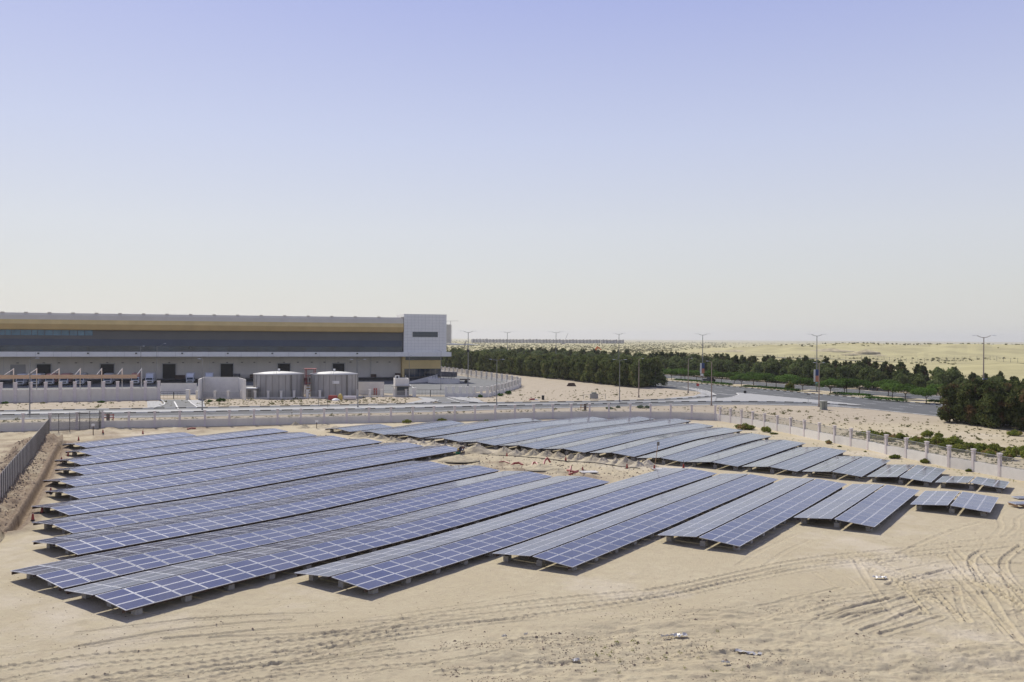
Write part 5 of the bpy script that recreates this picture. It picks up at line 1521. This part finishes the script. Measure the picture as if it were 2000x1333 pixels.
def rand_px(n, x0, x1, ylo, yhi, g):
    """ground points scattered evenly over a photo area"""
    px = g.uniform(x0, x1, n); t = g.random(n); lo = np.interp(px, *zip(*ylo)); hi = np.interp(px, *zip(*yhi)); py = lo + (hi - lo) * t
    a, b = px - PX0, py - PY0; xr, yr_ = a * cr + b * sr, -a * sr + b * cr; d = F * H / yr_
    return np.stack([xr / F * d, d], 1)


def with_z(P): return np.column_stack([P, ground_height(P[:, 0], P[:, 1])])


g = np.random.default_rng(5)
A_ = [rand_px(230, 0, 800, [(0, 789), (300, 784), (800, 780)], [(0, 800), (300, 795), (800, 786)], g), rand_px(420, 385, 800, [(385, 781), (800, 776)], [(385, 794), (800, 787)], g),
      rand_px(330, -50, 1380, [(-50, 822), (0, 821), (400, 815.5), (850, 806), (1210, 796), (1380, 795)], [(-50, 829), (0, 828), (400, 819.5), (850, 811), (1210, 805), (1380, 806)], g),
      rand_px(300, 900, 1380, [(900, 779), (1000, 764), (1250, 760), (1380, 770)], [(900, 784), (1000, 784), (1250, 778), (1380, 771)], g),
      rand_px(900, 1400, 2100, [(1400, 794), (1600, 800), (1850, 822), (1990, 842), (2100, 860)], [(1400, 812), (1600, 850), (1850, 905), (2000, 930), (2100, 950)], g)]
A_.append(rand_px(500, 1640, 2150, [(1640, 838), (1990, 880), (2150, 900)], [(1640, 860), (1850, 895), (2000, 925), (2150, 950)], g))
P = np.vstack(A_); scatter('scrub', with_z(P), g.uniform(.10, .34, len(P)) * (1 + (g.random(len(P)) < .07) * 1.2), 'leaf_scrub', 12, .7, seed=2)
# tufts within the site
A_ = [rand_px(26, 1150, 1450, [(1150, 1230), (1450, 1230)], [(1150, 1320), (1450, 1320)], g), rand_px(60, 1400, 1990, [(1400, 830), (1990, 940)], [(1400, 836), (1990, 948)], g)]
P = np.vstack(A_); scatter('grass_tufts', with_z(P), g.uniform(.08, .2, len(P)), 'leaf_bush', 16, 1.3, seed=3, leaf=.22)
# shrubs of the far desert
n0 = 24000
px = g.uniform(700, 2150, n0); yy = 4.5 + 45 * g.random(n0) ** 1.3
P = np.stack([(px - PX0) / yy * H, F * H / yy], 1); P[:, 0] = (px - PX0) / F * P[:, 1]
nn_ = P[:, 0] * RN[0] + P[:, 1] * RN[1]
hz = ground_height(P[:, 0], P[:, 1])
dens = np.where(hz > 1.3, .012, 1.0) * np.where(px > 1420, .16, 1.0) * np.clip(.35 + 2.2 * (fbm(P[:, 0] / 60, P[:, 1] / 90, 3) + .2), .05, 1)
keep = (nn_ > 236) & (g.random(n0) < dens)
P = P[keep]; hz = hz[keep]
scatter('desert_shrubs', np.column_stack([P, hz]), g.uniform(.6, 1.6, len(P)) * (P[:, 1] / 700) ** .4, 'leaf_far', 9, .65, seed=4, leaf=.6)
# shrubs along the dune crest
cx = g.uniform(250, 900, 500); cy = 985 + g.normal(0, 28, 500); hz = ground_height(cx, cy)
scatter('crest_shrubs', np.column_stack([cx, cy, hz])[hz > 5], g.uniform(.6, 1.5, 500)[hz > 5], 'leaf_scrub', 12, .6, seed=6, leaf=.6)

# stones and clods
def rocks(name, P, S, seed):
    g = np.random.default_rng(seed)
    base = np.array([(1, 0, 0), (-1, 0, 0), (0, 1, 0), (0, -1, 0), (0, 0, .8), (0, 0, -.6)]); F8 = [(0, 2, 4), (2, 1, 4), (1, 3, 4), (3, 0, 4), (2, 0, 5), (1, 2, 5), (3, 1, 5), (0, 3, 5)]
    n = len(P); j = base[None] * g.uniform(.55, 1.3, (n, 6, 1)) * S[:, None, None]
    t = g.uniform(0, 6.28, n); c, s = np.cos(t), np.sin(t); x = j[..., 0] * c[:, None] - j[..., 1] * s[:, None]; y = j[..., 0] * s[:, None] + j[..., 1] * c[:, None]
    v = np.stack([x, y, j[..., 2]], -1) + P[:, None, :]; v = v.reshape(-1, 3); fs = (np.array(F8)[None] + (np.arange(n) * 6)[:, None, None]).reshape(-1, 3)
    me = bpy.data.meshes.new(name); me.from_pydata(v.tolist(), [], fs.tolist()); me.materials.append(MATS['stone']); me.update()
    return tag(link(name, me), kind='stuff')


P = rand_px(5200, 860, 1700, [(860, 1240), (1100, 1205), (1400, 1150), (1700, 1170)], [(860, 1345), (1700, 1345)], g)
w = fbm(P[:, 0] / 3.0 + 40, P[:, 1] / 1.5 + 3, 4); P = P[w > .12]
P2 = rand_px(1400, 0, 2050, [(0, 1100), (600, 1170), (1300, 1120), (2050, 1000)], [(0, 1345), (2050, 1345)], g)
P = np.vstack([P, P2]); rocks('rubble_stones', with_z(P), g.uniform(.015, .050, len(P)) * (1 + (g.random(len(P)) < .03) * 1.2), 8)
k = g.random(1500); Q = np.array(TRENCH)[(k * (len(TRENCH) - 1)).astype(int)] + np.stack([-1.2 - 4.5 * g.random(1500), g.normal(0, .8, 1500)], 1)
P3 = np.array([U * u_ + V * v_ for u_, v_ in zip(g.uniform(76.5, 92, 1600), g.uniform(-104, -40, 1600))])
uu = P3 @ U; vv = P3 @ V; P3 = P3[(uu > 87.6) & (uu < 93.0) | ((uu > 77.5) & (vv > -66))]
rocks('earth_clods', with_z(np.vstack([Q, P3])), g.uniform(.05, .15, len(Q) + len(P3)), 9)


# ------------------------------------------------------------------ sand heaps between the two blocks
def heap(px, y, wpx, hpx, label, seed, m='sand', group='sand heaps between the panel blocks'):
    x, d = G(px, y); r = wpx / 2 / F * d * 1.45; hh = hpx / F * d * .92
    n, k = 40, 12; P = [(0, 0, hh)]; fs = []
    for j in range(1, k + 1):
        q = j / k
        for i in range(n):
            t = 2 * math.pi * i / n; wob = 1 + .22 * float(vnoise(math.cos(t) * 1.4 + seed, math.sin(t) * 1.4 + seed * .7))
            rr = r * q * wob; z = hh * (1 - q) ** 1.25 * (1 + .3 * float(vnoise(q * 5 + seed, t * 2.2))) + .16 * float(vnoise(rr * 2.2 + seed, t * 3)) * (q > .1) + .07 * float(vnoise(rr * 6 + seed, t * 9)) - .03
            P.append((rr * math.cos(t), rr * .8 * math.sin(t), z if j < k else (-.15 if m == 'sand' else -4.0)))
    for i in range(n): fs.append((0, 1 + i, 1 + (i + 1) % n))
    for j in range(k - 1):
        for i in range(n): a = 1 + j * n + i; c = 1 + j * n + (i + 1) % n; fs.append((a, a + n, c + n, c))
    b = MB(); b.add(P, fs, m); o = b.build('sand_heap', smooth=True); yy_ = d + r * .7
    o.location = (x, yy_, gz(x, yy_)); tag(o, label, 'sand heap', group)
    # freshly dug earth shows the same soil
    return o


heaps = [(576, 832, 14, 8), (591, 838, 24, 8), (622, 838, 40, 7), (650, 843, 40, 9), (672, 847, 26, 8), (700, 855, 36, 13), (724, 856, 18, 8), (742, 859, 24, 11), (763, 862, 22, 9), (776, 864, 20, 8), (800, 867, 30, 10), (825, 870, 20, 9), (846, 873, 28, 11), (868, 876, 22, 8),
         (888, 877, 32, 11), (905, 880, 20, 7), (930, 889, 48, 19), (962, 894, 30, 7), (985, 890, 42, 15), (1008, 891, 26, 12), (1025, 891, 24, 13), (1043, 893, 30, 16), (1068, 896, 36, 14), (1090, 897, 32, 15), (1115, 900, 24, 13), (1131, 901, 30, 15), (1158, 905, 44, 15), (1180, 906, 30, 12), (1204, 909, 28, 14),
         (1224, 911, 40, 18), (1248, 914, 28, 14), (1268, 914, 36, 16)]
for i, hp_ in enumerate(heaps): heap(*hp_, 'conical heap of dug sand between the panel blocks, %s from the left' % ORD[i], i * 3.7)
for i, hp_ in enumerate([(895, 906, 60, 9), (938, 911, 40, 6), (1010, 918, 46, 7), (1058, 922, 60, 8), (1090, 926, 44, 9), (1140, 926, 44, 8)]): heap(*hp_, 'flat heap of rough soil beside the near block ends, %s from the left' % ORD[i], 60 + i * 2.3)

for i, hp_ in enumerate([(1636, 697, 80, 7), (1672, 699, 34, 4), (1700, 699, 40, 6.5), (1722, 700, 24, 4), (1445, 694, 70, 4)]):
    heap(*hp_, 'large brownish earth mound in front of the dunes, %s from the left' % ORD[(i + 1) % 5], 90 + i * 4.1, 'mound_soil', 'earth mounds in front of the dunes')

# ------------------------------------------------------------------ small things on the site
def place(px, y): x, d = G(px, y); return x, d, gz(x, d)


def marker(px, y, hpx, label, pole=True):
    x, d, z = place(px, y); hh = hpx / F * d
    root = empty('barrier_post', (x, d, z), label, 'barrier post', 'red barrier posts with poles')
    b = MB(); b.cyl((0, 0, 0), (0, 0, .07), .17, .17, 'black', 10); b.cyl((0, 0, .07), (0, 0, .55), .13, .06, 'red_paint', 10); b.build('cone', root)
    if pole: b = MB(); b.cyl((0, 0, .6), (random.uniform(-.05, .05), 0, hh), .035, .03, 'rust_steel', 6); b.build('pole', root)


for i, (px, y, hp_) in enumerate([(990, 894, 15), (1105, 903, 13), (1224.5, 915, 17), (1138, 923, 13), (1278, 918, 7), (1335, 915, 16), (64, 1020, 16), (82, 1002, 14), (99, 963, 16), (153.5, 860, 9), (201, 849.5, 8), (120, 899, 10), (279, 848.5, 10), (133, 889, 8)]):
    marker(px, y, hp_, 'red cone with a thin pole, ' + ['by the left heaps between the blocks', 'by the middle heaps between the blocks', 'by the right heaps between the blocks', 'beside the red pipe bundle', 'small one at the right end of the heaps', 'at the front corner of a far panel row', 'lowest one left of the panel tips',
            'second lowest one left of the panel tips', 'third lowest one left of the panel tips', 'near the bend of the trench', 'in the sand right of the wire fence', 'at the tip of the third panel row', 'behind the last near row at the left', 'at the tip of the second panel row'][i], hp_ > 8)
for i, (px, y, hp_) in enumerate([(182, 851, 20), (618.5, 838, 14)]):
    x, d, z = place(px, y); b = MB(); b.cyl((x, d, z), (x, d, z + hp_ / F * d), .06, .06, 'rust_steel', 6); b.box((x, d - .05, z + hp_ / F * d), (.5, .06, .35), 'white'); tag(b.build('marker_board'), ['thin post with a small white plate near the wire fence', 'thin post with a small plate behind the back corner of the far block'][i], 'marker post')


def hose(pts, r, label, m='red_hose'):
    b = MB(); P = []
    for (px, y, up) in pts: x, d, z = place(px, y); P.append((x, d, z + up))
    b.tube(P, r, m, 8); tag(b.build('pipe'), label, 'pipe', 'red plastic pipes on the churned sand')


hose([(999, 911, .1), (1004, 909.5, .25), (1014, 909.2, .3), (1021, 910.5, .1)], .13, 'short red pipe lying straight, left of the pipe loops')
hose([(1043, 916, .1), (1039, 913.5, .1), (1041, 911.5, .4), (1047, 912.5, .5), (1052, 915, .1), (1046, 916, .1)], .11, 'red pipe coiled in a loop')
hose([(1061, 912.5, .1), (1064, 908.5, .5), (1069, 906.5, .7), (1075, 907, .2)], .11, 'red pipe arching up out of the sand')
hose([(1112, 928, .1), (1114, 924, .35), (1115, 922, .6)], .11, 'red pipe end pointing up in the bundle'); hose([(1108, 922, .2), (1115, 927, .4), (1124, 928, .3), (1129, 926, .35)], .11, 'thick red pipe of the bundle behind the near row')
hose([(1111, 929, .1), (1120, 930, .2), (1128, 927, .3)], .10, 'lowest red pipe of the bundle')
hose([(975, 905, .05), (985, 904, .15), (995, 906, .05)], .07, 'thin faded red pipe left of the straight one')
hose([(366, 840, .1), (374, 839, .2), (382, 838.5, .1)], .12, 'red pipe on the churned sand behind the last near row'); hose([(302, 852, .1), (309, 851.5, .15), (316, 850.5, .1)], .1, 'red pipe at the back left corner of the near block')
b = MB(); P = []  # black tube stands in for the shadow along the trench edge
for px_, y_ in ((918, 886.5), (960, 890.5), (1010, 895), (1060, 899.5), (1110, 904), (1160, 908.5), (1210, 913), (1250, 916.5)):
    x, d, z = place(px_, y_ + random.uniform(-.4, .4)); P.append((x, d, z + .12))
b.tube(P, .05, 'black', 6); tag(b.build('trench_shadow'), 'long black line in place of the trench shadow at the foot of the sand heaps', 'trench_shadow')
# leaning shovel and plank
x, d, z = place(1279, 910); b = MB(); b.cyl((x, d, z), (x + .35, d + .1, z + 2.4), .035, .035, 'pallet_wood', 6); b.box((x + .4, d + .1, z + 2.6), (.3, .06, .45), 'steel'); tag(b.build('shovel'), 'shovel stuck upright in the last sand heap', 'shovel')
for i, (px, y) in enumerate([(1150, 925.5), (905, 884.5), (1290, 918)]):
    x, d, z = place(px, y); b = MB(); b.box((x, d, z + .06), (1.9, 1.2, .08), 'plastic', rz=.2); tag(b.build('board'), ['white board lying right of the red pipe bundle', 'white board lying by the workers', 'white board at the end of the heaps'][i], 'board')
# pallets with spare panels at the right edge
for i, (px, y) in enumerate([(1993, 990.5), (1998, 974)]):
    x, d, z = place(px, y); root = empty('pallet_stack', (x, d, z), ['wooden pallet with white framed panels at the right edge, nearer one', 'white framed panels on the sand at the right edge, farther one'][i], 'pallet', None, .1)
    if i == 0:
        b = MB()
        for k_ in range(6): b.box((0, -.5 + k_ * .2, .30), (1.7, .12, .03), 'pallet_wood')
        for k_ in (-.7, 0, .7): b.box((k_, 0, .2), (.12, 1.1, .16), 'pallet_wood')
        b.build('pallet', root)
    link('panel', pm, root, (0, 0, .36 if i == 0 else .12)); link('panel', pm, root, (.05, .03, .40 if i == 0 else .16), .02)
# litter in the foreground
def scrap(px, y, w_, l_, rz, label, m='plastic'):
    w_ *= .75; l_ *= .75
    x, d, z = place(px, y); n = 10; P = []; fs = []; g = random.Random(int(px))
    for i in range(n):
        for j in range(5):
            e = .6 + .4 * math.sin(math.pi * (i + .5) / n); P.append(((i / (n - 1) - .5) * l_, (j / 4 - .5) * w_ * e, .05 + g.uniform(0, .13)))
    for i in range(n - 1):
        for j in range(4): fs.append((i * 5 + j, i * 5 + 5 + j, i * 5 + 6 + j, i * 5 + 1 + j))
    b = MB(); b.add(P, fs, m); o = b.build('plastic_sheet', loc=(x, d, z + .02)); o.rotation_euler[2] = rz; tag(o, label, 'litter', 'plastic litter on the sand')
scrap(1328, 1243, .55, 1.0, .3, 'crumpled white plastic sheet in the foreground sand'); scrap(1303, 1246, .10, .9, .25, 'thin white strip trailing from the plastic sheet')
scrap(1462, 1283, .5, 1.6, -.5, 'long dirty white plastic sheet at the bottom of the foreground'); scrap(1417, 1304, .3, .5, 0, 'grey flat scrap in the foreground sand', 'tank_grey'); scrap(1718, 1132, .55, 1.1, -.2, 'pale board scrap among the wheel ruts', 'plastic')
scrap(1124, 1293, .35, .5, .4, 'small white plastic bag near the bottom middle'); scrap(985, 1249, .15, .35, .1, 'tiny white scrap left of the rubble'); scrap(1027, 1246, .12, .3, .6, 'tiny white scrap right of the other tiny scrap')

# ------------------------------------------------------------------ workers
def body(name, joints, edges, radii, m):
    me = bpy.data.meshes.new(name); me.from_pydata(joints, edges, []); me.materials.append(MATS[m]) if isinstance(m, str) else None
    o = bpy.data.objects.new(name, me); col.objects.link(o)
    sk = o.modifiers.new('skin', 'SKIN'); sl = me.skin_vertices[0].data
    for i, r in enumerate(radii): sl[i].radius = (r, r)
    sl[0].use_root = True
    ss = o.modifiers.new('sub', 'SUBSURF'); ss.levels = 1; ss.render_levels = 2
    return o


def worker(px, y, label, pose, shirt, legs, rz):
    x, d, z = place(px, y)
    if pose == 'bend':
        hip, chest, neck, head = (0, .1, .88), (0, -.28, 1.12), (0, -.46, 1.10), (0, -.60, 1.02)
        kl, al, kr, ar = (-.13, -.05, .46), (-.14, .05, .06), (.13, .06, .47), (.15, .14, .06)
        el, hl, er, hr = (-.22, -.42, .78), (-.12, -.58, .45), (.22, -.40, .78), (.12, -.56, .46)
    else:
        hip, chest, neck, head = (0, .05, .42), (0, -.16, .86), (0, -.22, 1.05), (0, -.30, 1.18)
        kl, al, kr, ar = (-.18, -.38, .50), (-.17, -.10, .06), (.18, -.38, .50), (.17, -.08, .06)
        el, hl, er, hr = (-.27, -.36, .68), (-.15, -.60, .58), (.27, -.36, .68), (.15, -.60, .55)
    J = [hip, chest, neck, head, (-.12, hip[1], hip[2] - .03), kl, al, (al[0], al[1] - .16, .03), (.12, hip[1], hip[2] - .03), kr, ar, (ar[0], ar[1] - .16, .03),
         (-.19, chest[1], chest[2] + .06), el, hl, (.19, chest[1], chest[2] + .06), er, hr]
    E_ = [(0, 1), (1, 2), (2, 3), (0, 4), (4, 5), (5, 6), (6, 7), (0, 8), (8, 9), (9, 10), (10, 11), (1, 12), (12, 13), (13, 14), (1, 15), (15, 16), (16, 17)]
    R_ = [.15, .17, .06, .10, .11, .075, .05, .045, .11, .075, .05, .045, .075, .05, .04, .075, .05, .04]
    J2 = list(J); k = len(J2)
    for hi, s in ((14, -1), (17, 1)):
        h = J[hi]
        for f in range(5):
            a = (f - 2) * .018; J2.append((h[0] + a - (s * .02 if f == 0 else 0), h[1] - .06, h[2] - .05)); J2.append((h[0] + a, h[1] - .09, h[2] - .10)); E_ += [(hi, k), (k, k + 1)]; R_ += [.011, .009]; k += 2
    o = body('person', J2, E_, R_, 'skin'); o.location = (x, d, z); o.rotation_euler[2] = rz; tag(o, label, 'person')
    t = body('shirt', [J[0], J[1], (J[2][0], (J[1][1] + J[2][1]) / 2, (J[1][2] + J[2][2]) / 2), J[12], J[13], J[15], J[16]], [(0, 1), (1, 2), (1, 3), (3, 4), (1, 5), (5, 6)], [.175, .20, .10, .10, .065, .10, .065], shirt); t.parent = o
    t = body('trousers', [J[0], J[4], J[5], J[6], J[8], J[9], J[10]], [(0, 1), (1, 2), (2, 3), (0, 4), (4, 5), (5, 6)], [.17, .13, .095, .07, .13, .095, .07], legs); t.parent = o
    b = MB(); hx, hy, hz_ = J[3]; b.lathe([(.15, -.02), (.125, .04), (.12, .09), (.06, .14), (.01, .15)], (hx, hy, hz_ + .03), 'cloth_brown' if shirt == 'cloth_navy' else 'yellow_band', 14); b.build('hat', o, smooth=True)
    b = MB(); b.box((hx, hy - .10, hz_ + .0), (.035, .04, .05), 'skin'); b.box((hx - .04, hy - .095, hz_ + .03), (.02, .02, .012), 'black'); b.box((hx + .04, hy - .095, hz_ + .03), (.02, .02, .012), 'black'); b.box((hx, hy - .095, hz_ - .04), (.05, .02, .01), 'rust_steel'); b.build('face', o)


worker(892.5, 897.5, 'worker in green clothes crouching at a red pipe between the blocks', 'crouch', 'cloth_green', 'cloth_green', .5)
worker(898.5, 891, 'worker in dark clothes bending over behind the green-clad worker', 'bend', 'cloth_navy', 'cloth_navy', 1.0)
hose([(883, 895.5, .1), (887, 897, .2), (898, 897.8, .25), (905, 897, .1)], .16, 'red pipe lying in front of the green-clad worker')

# ------------------------------------------------------------------ far things
def far_box(name, px0, px1, ytop, ybase, d, m, label, cat, group=None, depth=20):
    x0, x1 = GX(px0, d), GX(px1, d); z1 = ZT((px0 + px1) / 2, ytop, d); b = MB(); b.box(((x0 + x1) / 2, d + depth / 2, z1 / 2), (x1 - x0, depth, z1), m); o = b.build(name); tag(o, label, cat, group); return o, x0, x1, z1


D3 = 3150.0
hm = None
for i in range(46):
    p0 = 920 + i * 6.5; zt = 12.2 + random.uniform(-.8, 1.0)
    x0 = GX(p0, D3); w = 6.1 / F * D3
    if hm is None:
        b = MB(); b.box((0, 5, 6), (w, 10, 12), 'far_stone'); b.box((-w * .2, -1, 4.5), (w * .35, 2.4, 9), 'far_pale'); b.box((w * .25, 1.0, 13), (w * .4, 6, 2), 'far_stone')
        hm = b.mesh('wall'); b = MB()
        for fx in (-.38, .1, .34):
            for fz in (2.4, 6.2, 9.8): b.box((w * fx, -.05 if fx > 0 or fx < -.37 else -2.3, fz), (1.5, .3, 1.8), 'door_black')
        wm_ = b.mesh('windows')
    root = empty('house', (x0 + w / 2, D3 + random.uniform(-12, 12), 0), 'grey house in the long distant row on the horizon, %s from the left' % ORD[i], 'house', 'distant row of grey houses'); root.scale = (1, 1, zt / 12.5)
    link('wall', hm, root); link('window', wm_, root)
d = 2800.0; x0, x1 = GX(868, d), GX(881, d); hh = ZT(876, 634.5, d)
root = empty('tower_block', ((x0 + x1) / 2, d, 0), 'unfinished tall apartment block far behind the right end of the warehouse', 'building')
b = MB(); b.box((0, 0, hh / 2), (x1 - x0, 18, hh), 'far_pale'); b.build('wall', root)
b = MB()
for k_ in range(15): b.box((.4, 0, hh * (k_ + .5) / 15), (x1 - x0 + 3.0, 21, .8), 'far_stone')
b.build('floor_slab', root); b = MB()
for k_ in range(15):
    for q in (-6, -2, 2, 6): b.box((q, -9.1, hh * (k_ + .9) / 15), (1.8, .4, 2.2), 'door_black')
b.build('window', root)
x = GX(881, d); root = empty('tower_crane', (x, d - 30, 0), 'thin tower crane beside the unfinished apartment block', 'crane'); zt = ZT(881, 628, d)
b = MB(); b.bar((0, 0, 0), (0, 0, zt), 1.2, 1.2, 'far_stone'); b.build('mast', root); b = MB(); b.bar((-14, 0, zt), (24, 0, zt + 1.0), .9, .9, 'far_stone'); b.build('jib', root)
x = GX(1101, 2500); root = empty('mobile_crane', (x, 2500, 0), 'thin leaning crane jib above the distant houses', 'crane'); b = MB(); b.bar((0, 0, 3), (GX(1109, 2500) - x, 0, ZT(1109, 651.5, 2500)), .9, .9, 'far_stone'); b.build('jib', root); b = MB(); b.box((-2, 0, 1.8), (9, 3, 3), 'far_stone'); b.build('body', root)
x = GX(905, 1900); root = empty('hangar', (GX(893, 1900), 1900, 0), 'low white curved building far behind the right end of the warehouse', 'building'); b = MB()
prof = [(-28, 0), (-24, 3.5), (-12, 4.6), (0, 3.0), (12, 2.6), (24, 3.4), (34, 2.2), (44, 1.2), (56, 0)]
b.add([(a, 0, z) for a, z in prof] + [(a, 25, z) for a, z in prof], [(i, i + 1, i + 10, i + 9) for i in range(8)] + [tuple(range(8, -1, -1))], 'white'); b.build('roof', root)
b = MB(); b.box((14, -2, .6), (86, 1, 1.2), 'dock_dark'); b.build('wall', root)
x = GX(906, 1800); b = MB(); b.add([(x, 1800, 3), (x + 3.2, 1800, 3), (x + 6.2, 1800, 10.5), (x + 4.4, 1800, 10.5), (x, 1801, 3), (x + 3.2, 1801, 3), (x + 6.2, 1801, 10.5), (x + 4.4, 1801, 10.5)], [(0, 1, 2, 3), (5, 4, 7, 6), (0, 3, 7, 4), (1, 5, 6, 2), (3, 2, 6, 7)], 'far_stone')
b.box((x + 1.6, 1800.5, 1.6), (4.5, 1.5, 3.2), 'far_stone'); tag(b.build('slanted_mast'), 'small dark slanted mast standing by the low white building', 'mast')
# excavator seen over the trees
d = 620.0; x = GX(1150, d); zt = ZT(1168, 677, d)
root = empty('excavator', (x, d, 0), 'orange excavator whose boom shows above the dark tree belt', 'excavator')
b = MB(); b.bar((1.5, 0, 2.2), (6.2, 0, zt - .2), 1.0, 1.3, 'orange'); b.bar((5.8, 0, zt), (8.8, 0, zt - 2.4), .6, .8, 'orange'); b.build('boom', root)
b = MB(); b.box((0, 0, 2.1), (4.2, 2.8, 1.6), 'orange'); b.box((.9, -.6, 3.4), (1.5, 1.3, 1.5), 'glass_dark'); b.build('cab', root)
b = MB(); b.box((0, -1.2, .55), (4.6, .6, 1.1), 'tyre'); b.box((0, 1.2, .55), (4.6, .6, 1.1), 'tyre'); b.build('track', root)
# far road and mesh fence in front of the dunes
fr = [road_pt(s, n_) for s, n_ in ((60, 250), (140, 248), (240, 246), (330, 250), (400, 262))]
FRp = [G(*p) for p in [(1420, 702.5), (1489, 703.5), (1600, 705), (1720, 708), (1800, 711.5), (1900, 717), (2080, 727)]]
b = MB()
for i in range(len(FRp) - 1):
    a, c = np.array(FRp[i]), np.array(FRp[i + 1]); n = 6
    for k_ in range(n):
        p, q = a + (c - a) * k_ / n, a + (c - a) * (k_ + 1) / n
        zp, zq = gz(*p) + .35, gz(*q) + .35; b.quad([(p[0], p[1] - 9, gz(p[0], p[1] - 9) + .35), (q[0], q[1] - 9, gz(q[0], q[1] - 9) + .35), (*q, zq), (*p, zp)], 'asphalt')
tag(b.build('far_road'), kind='structure')
FP = resample([np.array(G(*p)) for p in [(1489, 703), (1600, 704), (1720, 706), (1800, 709), (1900, 712), (2000, 716), (2150, 724)]], 5.5)
root = empty('mesh_fence', (float(FP[0][0]), float(FP[0][1]), 0), 'long thin mesh fence running in front of the yellow dunes', 'fence'); inv = Matrix.Translation(-Vector(root.location))
b = MB()
for i in range(len(FP) - 1):
    z0, z1 = gz(*FP[i]), gz(*FP[i + 1])
    for zz in (.4, 1.0, 1.6, 2.2, 2.7): b.bar((*FP[i], z0 + zz), (*FP[i + 1], z1 + zz), .05, .05, 'steel')
o = b.build('wire_mesh'); o.parent = root; o.matrix_parent_inverse = inv
for p in FP[:98]: b = MB(); z0 = gz(*p); b.bar((*p, z0), (*p, z0 + 2.9), .14, .14, 'steel'); o = b.build('post'); o.parent = root; o.matrix_parent_inverse = inv

# ------------------------------------------------------------------ haze
HAZE = 0.00009
if HAZE > 0:
    b = MB(); b.box((0, 4200, 39), (16000, 9000, 86), 'white'); hz_o = b.build('haze'); hz_o.data.materials.clear()
    m = bpy.data.materials.new('haze'); m.use_nodes = True; N = m.node_tree.nodes; L = m.node_tree.links; N.clear()
    out = N.new('ShaderNodeOutputMaterial'); v = N.new('ShaderNodeVolumePrincipled'); v.inputs['Color'].default_value = (.93, .94, .97, 1); v.inputs['Density'].default_value = HAZE; v.inputs['Anisotropy'].default_value = .3
    L.new(v.outputs[0], out.inputs['Volume']); hz_o.data.materials.append(m); tag(hz_o, kind='stuff')
